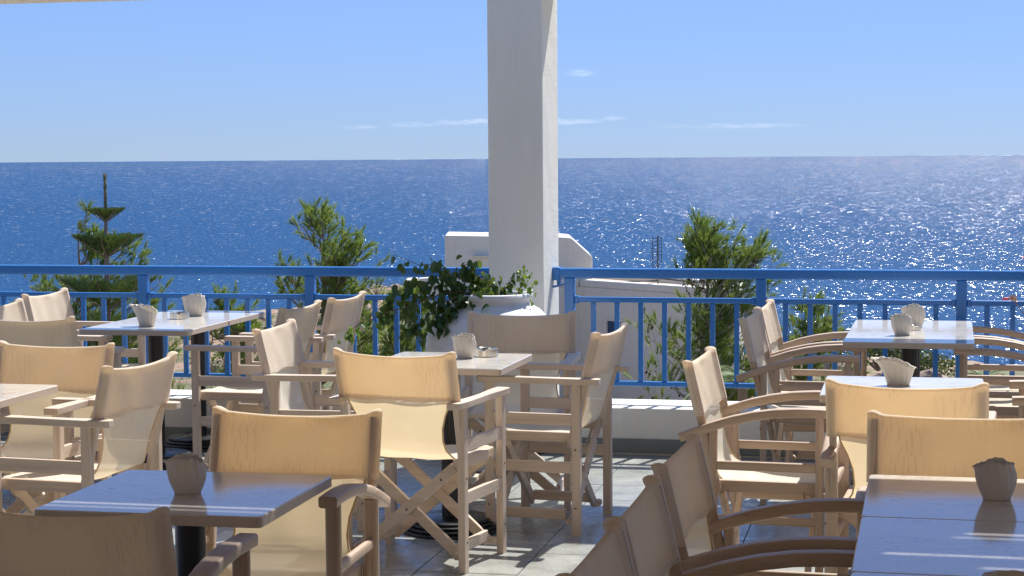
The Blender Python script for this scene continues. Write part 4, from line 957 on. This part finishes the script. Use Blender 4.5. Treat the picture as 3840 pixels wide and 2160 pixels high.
def palm(label, X, Y, n, L, seed, zc):
    rnd = random.Random(seed); gz = ground_z(X, Y); t = thing('palm', label, 'palm', (X, Y, gz)); mb = MB(); mb.tube([(0, 0, -.1), (0, 0, zc-gz)], [.05, .04], 8); obj('trunk', mb.mesh('trunk', 'bark'), t)
    for k in range(n):
        a = 2*pi*k/n+rnd.uniform(-.2, .2); el = rnd.uniform(.3, 1.1); d = Vector((cos(a), sin(a), 0)); fr = MB(); pts = []
        for i in range(9): f = i/8; pts.append(Vector((0, 0, zc-gz))+d*L*f*cos(el*.6)+Vector((0, 0, L*(sin(el)*f-.75*f*f))))
        fr.tube(pts, .008, 4, tint=.8)
        for i in range(60):
            f = .15+.85*i/60; j = min(7, int(f*8)); p = pts[j].lerp(pts[j+1], f*8-j)
            for s in (-1, 1):
                sd = Vector((-d.y, d.x, 0))*s; tip = p+(sd*.8+d*.5+Vector((0, 0, -.15))).normalized()*L*.32*(1-f*.5); w = d*.005
                fr.add([p-w, p+w, tip], [(0, 1, 2)], rnd.uniform(.3, 1))
        obj('frond', fr.mesh('frond', 'shrub_leaf'), t)
palm('small palm with drooping fronds just above the right ledge', 1.95, 15.5, 11, .50, 1, -.30)
palm('tuft of palm fronds low behind the right railing, beside the rust bush', 6.7, 26, 12, .55, 2, -1.55)

# rocks on the left slope
def rock(X, Y, r, seed, label, group):
    rnd = random.Random(seed); bm = bmesh.new(); bmesh.ops.create_icosphere(bm, subdivisions=3, radius=1)
    for v in bm.verts:
        k = 1+.35*mn.noise(v.co*1.3+Vector((seed, 0, 0)))+.12*mn.noise(v.co*4+Vector((0, seed, 0))); v.co = Vector((v.co.x*r*1.3*k, v.co.y*r*k, v.co.z*r*.75*k))
    me = bpy.data.meshes.new('boulder'); bm.to_mesh(me); bm.free(); me.materials.append(M['rock'])
    o = obj('boulder', me, None, (X, Y, ground_z(X, Y)+r*.15), rnd.uniform(0, 6)); tag(o, label, 'rock', group)
rr_ = random.Random(8)
for k in range(20):
    Y = rr_.uniform(20, 70); X = Y*rr_.uniform(-.165, -.06)
    rock(X, Y, rr_.uniform(.12, .35)*(Y/35), 30+k, 'reddish boulder on the left slope', 'boulders on the left slope')
for k in range(14):
    Y = rr_.uniform(240, 296); X = Y*rr_.uniform(-.074, -.045)
    rock(X, Y, rr_.uniform(.5, 1.2), 60+k, 'pinkish shore rock by the water', 'shore rocks')
for k in range(10):
    Y = rr_.uniform(60, 100); X = Y*rr_.uniform(.15, .26)
    rock(X, Y, rr_.uniform(.4, 1.0), 90+k, 'pale rock among the right bushes', 'rocks on the right slope')
# loose stones and grass as ground cover
mb = MB(); gs = MB(); rg = random.Random(17)
for k in range(2600):
    Y = 14+70*rg.random()**1.6; X = Y*rg.uniform(-.30, .32)
    p = Vector((X, Y, ground_z(X, Y)))
    if rg.random() < .4:
        r = rg.uniform(.02, .09)*(Y/30); vs = [p+Vector((rg.uniform(.6, 1.2)*r*cos(a), rg.uniform(.6, 1.2)*r*sin(a), -.01)) for a in (0, 1.3, 2.6, 3.9, 5.1)]+[p+Vector((0, 0, r*rg.uniform(.4, .9)))]
        mb.add(vs, [(i, (i+1) % 5, 5) for i in range(5)])
    else:
        for q in range(16):
            b0 = p+Vector((rg.gauss(0, .12), rg.gauss(0, .12), 0)); hgt = rg.uniform(.08, .26)
            gs.add([b0, b0+Vector((.014, 0, 0)), b0+Vector((rg.gauss(.04, .05), rg.gauss(0, .04), hgt))], [(0, 1, 2)], rg.random())
tag(obj('stones', mb.mesh('stones', 'rock')), 'loose stones scattered over the slope', 'stones', kind='stuff')
tag(obj('grass', gs.mesh('grass', 'grey_leaf')), 'dry tufts of grass on the slope', 'grass', kind='stuff')

def stone_wall():
    t = thing('stone_wall', 'low brown rubble wall behind the flat roof of the white house', 'wall', (2.2, 52, -3.4)); rnd = random.Random(9)
    for r in range(5):
        x = 0.0
        while x < 2.2:
            w = rnd.uniform(.35, .6); mb = MB(); z0 = r*.33; d = .25+rnd.uniform(-.03, .03)
            vs = [(x+.01+rnd.uniform(0, .03), -d, z0+.01), (x+w-.01, -d+rnd.uniform(-.03, .03), z0+.01), (x+w-.01, .2, z0+.01), (x+.01, .2, z0+.01), (x+.02, -d+.02, z0+.32), (x+w-.02, -d+.03, z0+.32-rnd.uniform(0, .03)), (x+w-.02, .2, z0+.32), (x+.02, .2, z0+.31)]
            mb.add(vs, [(0,3,2,1),(4,5,6,7),(0,1,5,4),(1,2,6,5),(2,3,7,6),(3,0,4,7)]); obj('stone', mb.mesh('stone', 'rock'), t); x += w
stone_wall()

# ------------------------------------------------------------------ white house below the terrace
def prism(pts, z0, z1):
    """extrude footprint (x, y) list; z1 may be a list"""
    n = len(pts); zz = z1 if isinstance(z1, (list, tuple)) else [z1]*n; mb = MB()
    vs = [(x, y, z0) for x, y in pts]+[(x, y, z) for (x, y), z in zip(pts, zz)]
    mb.add(vs, [tuple(range(n))[::-1], tuple(range(n, 2*n))]+[(i, (i+1) % n, n+(i+1) % n, n+i) for i in range(n)]); return mb
def build_white_house():
    t = thing('white_house', 'flat roofed white house below the terrace, behind the pillar and the coned pine', 'building', (0, 0, 0))
    FR = -1.37
    c0 = Vector((1.65, 45.0)); c1 = Vector((5.08, 41.0)); back = Vector((.45, 2.7)); c2 = c1+back; c3 = c0+back; l0 = Vector((-.9, 43.2)); l1 = l0+back
    wall = prism([tuple(l0), tuple(c0), tuple(c1), tuple(c2), tuple(c3), tuple(l1)], -7, -1.55); obj('wall', wall.mesh('wall', 'far_plaster'), t)
    # parapet strips
    def strip(p, q, th=.22, z0=-1.549, z1=FR, name='parapet'):
        d = (q-p).normalized(); nrm = Vector((-d.y, d.x)); s = prism([tuple(p), tuple(q), tuple(q+nrm*th), tuple(p+nrm*th)], z0, z1); obj(name, bevel_mesh(s.mesh(name, 'far_plaster'), .03, 2), t)
    strip(l0, c0); strip(c0+(c1-c0).normalized()*.002, c1); strip(c1+Vector((.0, .23)), c2); strip(c2, c3)
    roof = MB(); roof.add([(l0.x+.25, l0.y+.35, -1.50), (c0.x, c0.y+.3, -1.50), (c1.x-.25, c1.y+.35, -1.50), (c2.x-.25, c2.y-.3, -1.50), (c3.x, c3.y-.3, -1.50), (l1.x, l1.y-.3, -1.5)], [(0, 1, 2, 3, 4, 5)]); obj('roof', roof.mesh('roof', 'roof_screed'), t)
    # upper stair block with a chamfered shoulder
    y0, y1 = 45.15, 47.4
    def face(pts, y0_, y1_, name):
        mb = MB(); n = len(pts); vs = [(x, y0_, z) for x, z in pts]+[(x, y1_, z) for x, z in pts]; mb.add(vs, [tuple(range(n)), tuple(range(n, 2*n))[::-1]]+[((i+1) % n, i, n+i, n+(i+1) % n) for i in range(n)]); obj(name, bevel_mesh(mb.mesh(name, 'far_plaster'), .03, 2), t)
    face([(-1.645, -6), (1.985, -6), (1.985, -.83), (1.47, -.36), (1.30, -.34), (-.40, -.30), (-.42, -.30), (-1.645, -.27)], y0, y1, 'stair_block')
    face([(-.55, -.35), (.9, -.35), (.9, -.16), (-.55, -.16)], y0+.3, y1, 'stair_block_top')
    face([(-.95, -.80), (-.55, -.80), (-.55, -.77), (-.95, -.77)], y0-.25, y0-.001, 'door_canopy')
    # left wing wall
    face([(-2.60, -7), (-2.32, -7), (-2.32, -1.31), (-2.60, -1.33)], 44.6, 45.4, 'wing_pier'); face([(-2.30, -7), (-.55, -7), (-.55, -1.20), (-2.30, -1.32)], 45.0, 45.3, 'wing_wall')
    # window set in the front right wall
    d = (c1-c0).normalized(); nr = Vector((d.y, -d.x)); 
    if nr.y > 0: nr = -nr
    for s0, name in ((1.02, 'window'),):
        a_ = c0+d*s0; b_ = a_+d*.50
        w = prism([tuple(a_+nr*.002), tuple(b_+nr*.002), tuple(b_+nr*.012), tuple(a_+nr*.012)], -2.95, -2.32); f = obj('window', w.mesh('window', 'window_blue'), t)
        fr = MB()
        for (p, q, z0, z1) in ((a_-d*.05, a_, -3.0, -2.27), (b_, b_+d*.05, -3.0, -2.27)):
            s_ = prism([tuple(p+nr*.002), tuple(q+nr*.002), tuple(q+nr*.05), tuple(p+nr*.05)], z0, z1); fr.add(s_.v, s_.f)
        s_ = prism([tuple(a_+nr*.002), tuple(b_+nr*.002), tuple(b_+nr*.05), tuple(a_+nr*.05)], -2.32, -2.27); fr.add(s_.v, s_.f)
        obj('window_frame', fr.mesh('window_frame', 'far_plaster'), f)
    cab = MB(); cab.tube([(2.0, 46.9, -1.38), (2.8, 46.3, -1.42), (3.6, 45.4, -1.38), (4.4, 44.4, -1.42), (5.0, 43.9, -1.40)], .02, 6); cab.tube([(2.1, 44.9, -1.46), (3.2, 45.2, -1.44), (4.0, 46.0, -1.46)], .018, 6); obj('roof_cable', cab.mesh('roof_cable', 'dark_void'), t)
build_white_house()
def build_antenna():
    t = thing('tv_antenna', 'thin television antenna mast on the white house roof', 'antenna', (3.47, 43.6, -1.5))
    mb = MB(); mb.tube([(0, 0, 0), (0, 0, 1.24)], .018, 8); obj('mast', mb.mesh('mast', 'antenna_metal'), t)
    for z, w in ((1.20, .13), (1.12, .15), (1.04, .15), (.96, .17), (.88, .17), (.80, .16), (.72, .15), (.64, .12), (.56, .16), (.5, .14)):
        mb = MB(); mb.tube([(-w, .0, z-.02), (w*.6, 0, z)], .007, 5); obj('crossbar', mb.mesh('crossbar', 'antenna_metal'), t)
    mb = MB(); mb.tube([(-.12, 0, .45), (-.13, 0, 1.22)], .008, 5); mb.tube([(.09, 0, .6), (.085, 0, 1.22)], .007, 5); obj('boom', mb.mesh('boom', 'antenna_metal'), t)
build_antenna()
def tile_roof():
    t = thing('tiled_roof_house', 'far house whose orange tiled roof shows just under the handrail', 'building', (8.9, 86, -6.7))
    mb = MB(); mb.box((-1.0, -1, -5), (1.0, 1.6, -.0)); obj('wall', mb.mesh('wall', 'far_plaster'), t)
    mb = MB(); mb.add([(-1.2, -1.2, 0), (1.2, -1.2, 0), (1.2, 1.8, 0), (-1.2, 1.8, 0), (-.5, .3, .55), (.5, .3, .55)], [(0, 1, 5, 4), (1, 2, 5), (2, 3, 4, 5), (3, 0, 4), (0, 3, 2, 1)]); obj('roof', mb.mesh('roof', 'terracotta'), t)
tile_roof()

# ------------------------------------------------------------------ ordinals for look-alikes, counted from the left of the view
WORDS = 'first second third fourth fifth sixth seventh eighth ninth tenth eleventh twelfth thirteenth fourteenth fifteenth sixteenth seventeenth eighteenth nineteenth twentieth'.split()
by = {}
for o in COL.objects:
    if o.parent is None and o.get('group') and o.get('label'): by.setdefault((o['group'], o['label']), []).append(o)
for (g, l), os_ in by.items():
    if len(os_) < 2: continue
    os_.sort(key=lambda o: o.location.x/max(o.location.y, .1))
    for i, o in enumerate(os_): o['label'] = WORDS[i] + ' from the left, ' + l if i < len(WORDS) else l
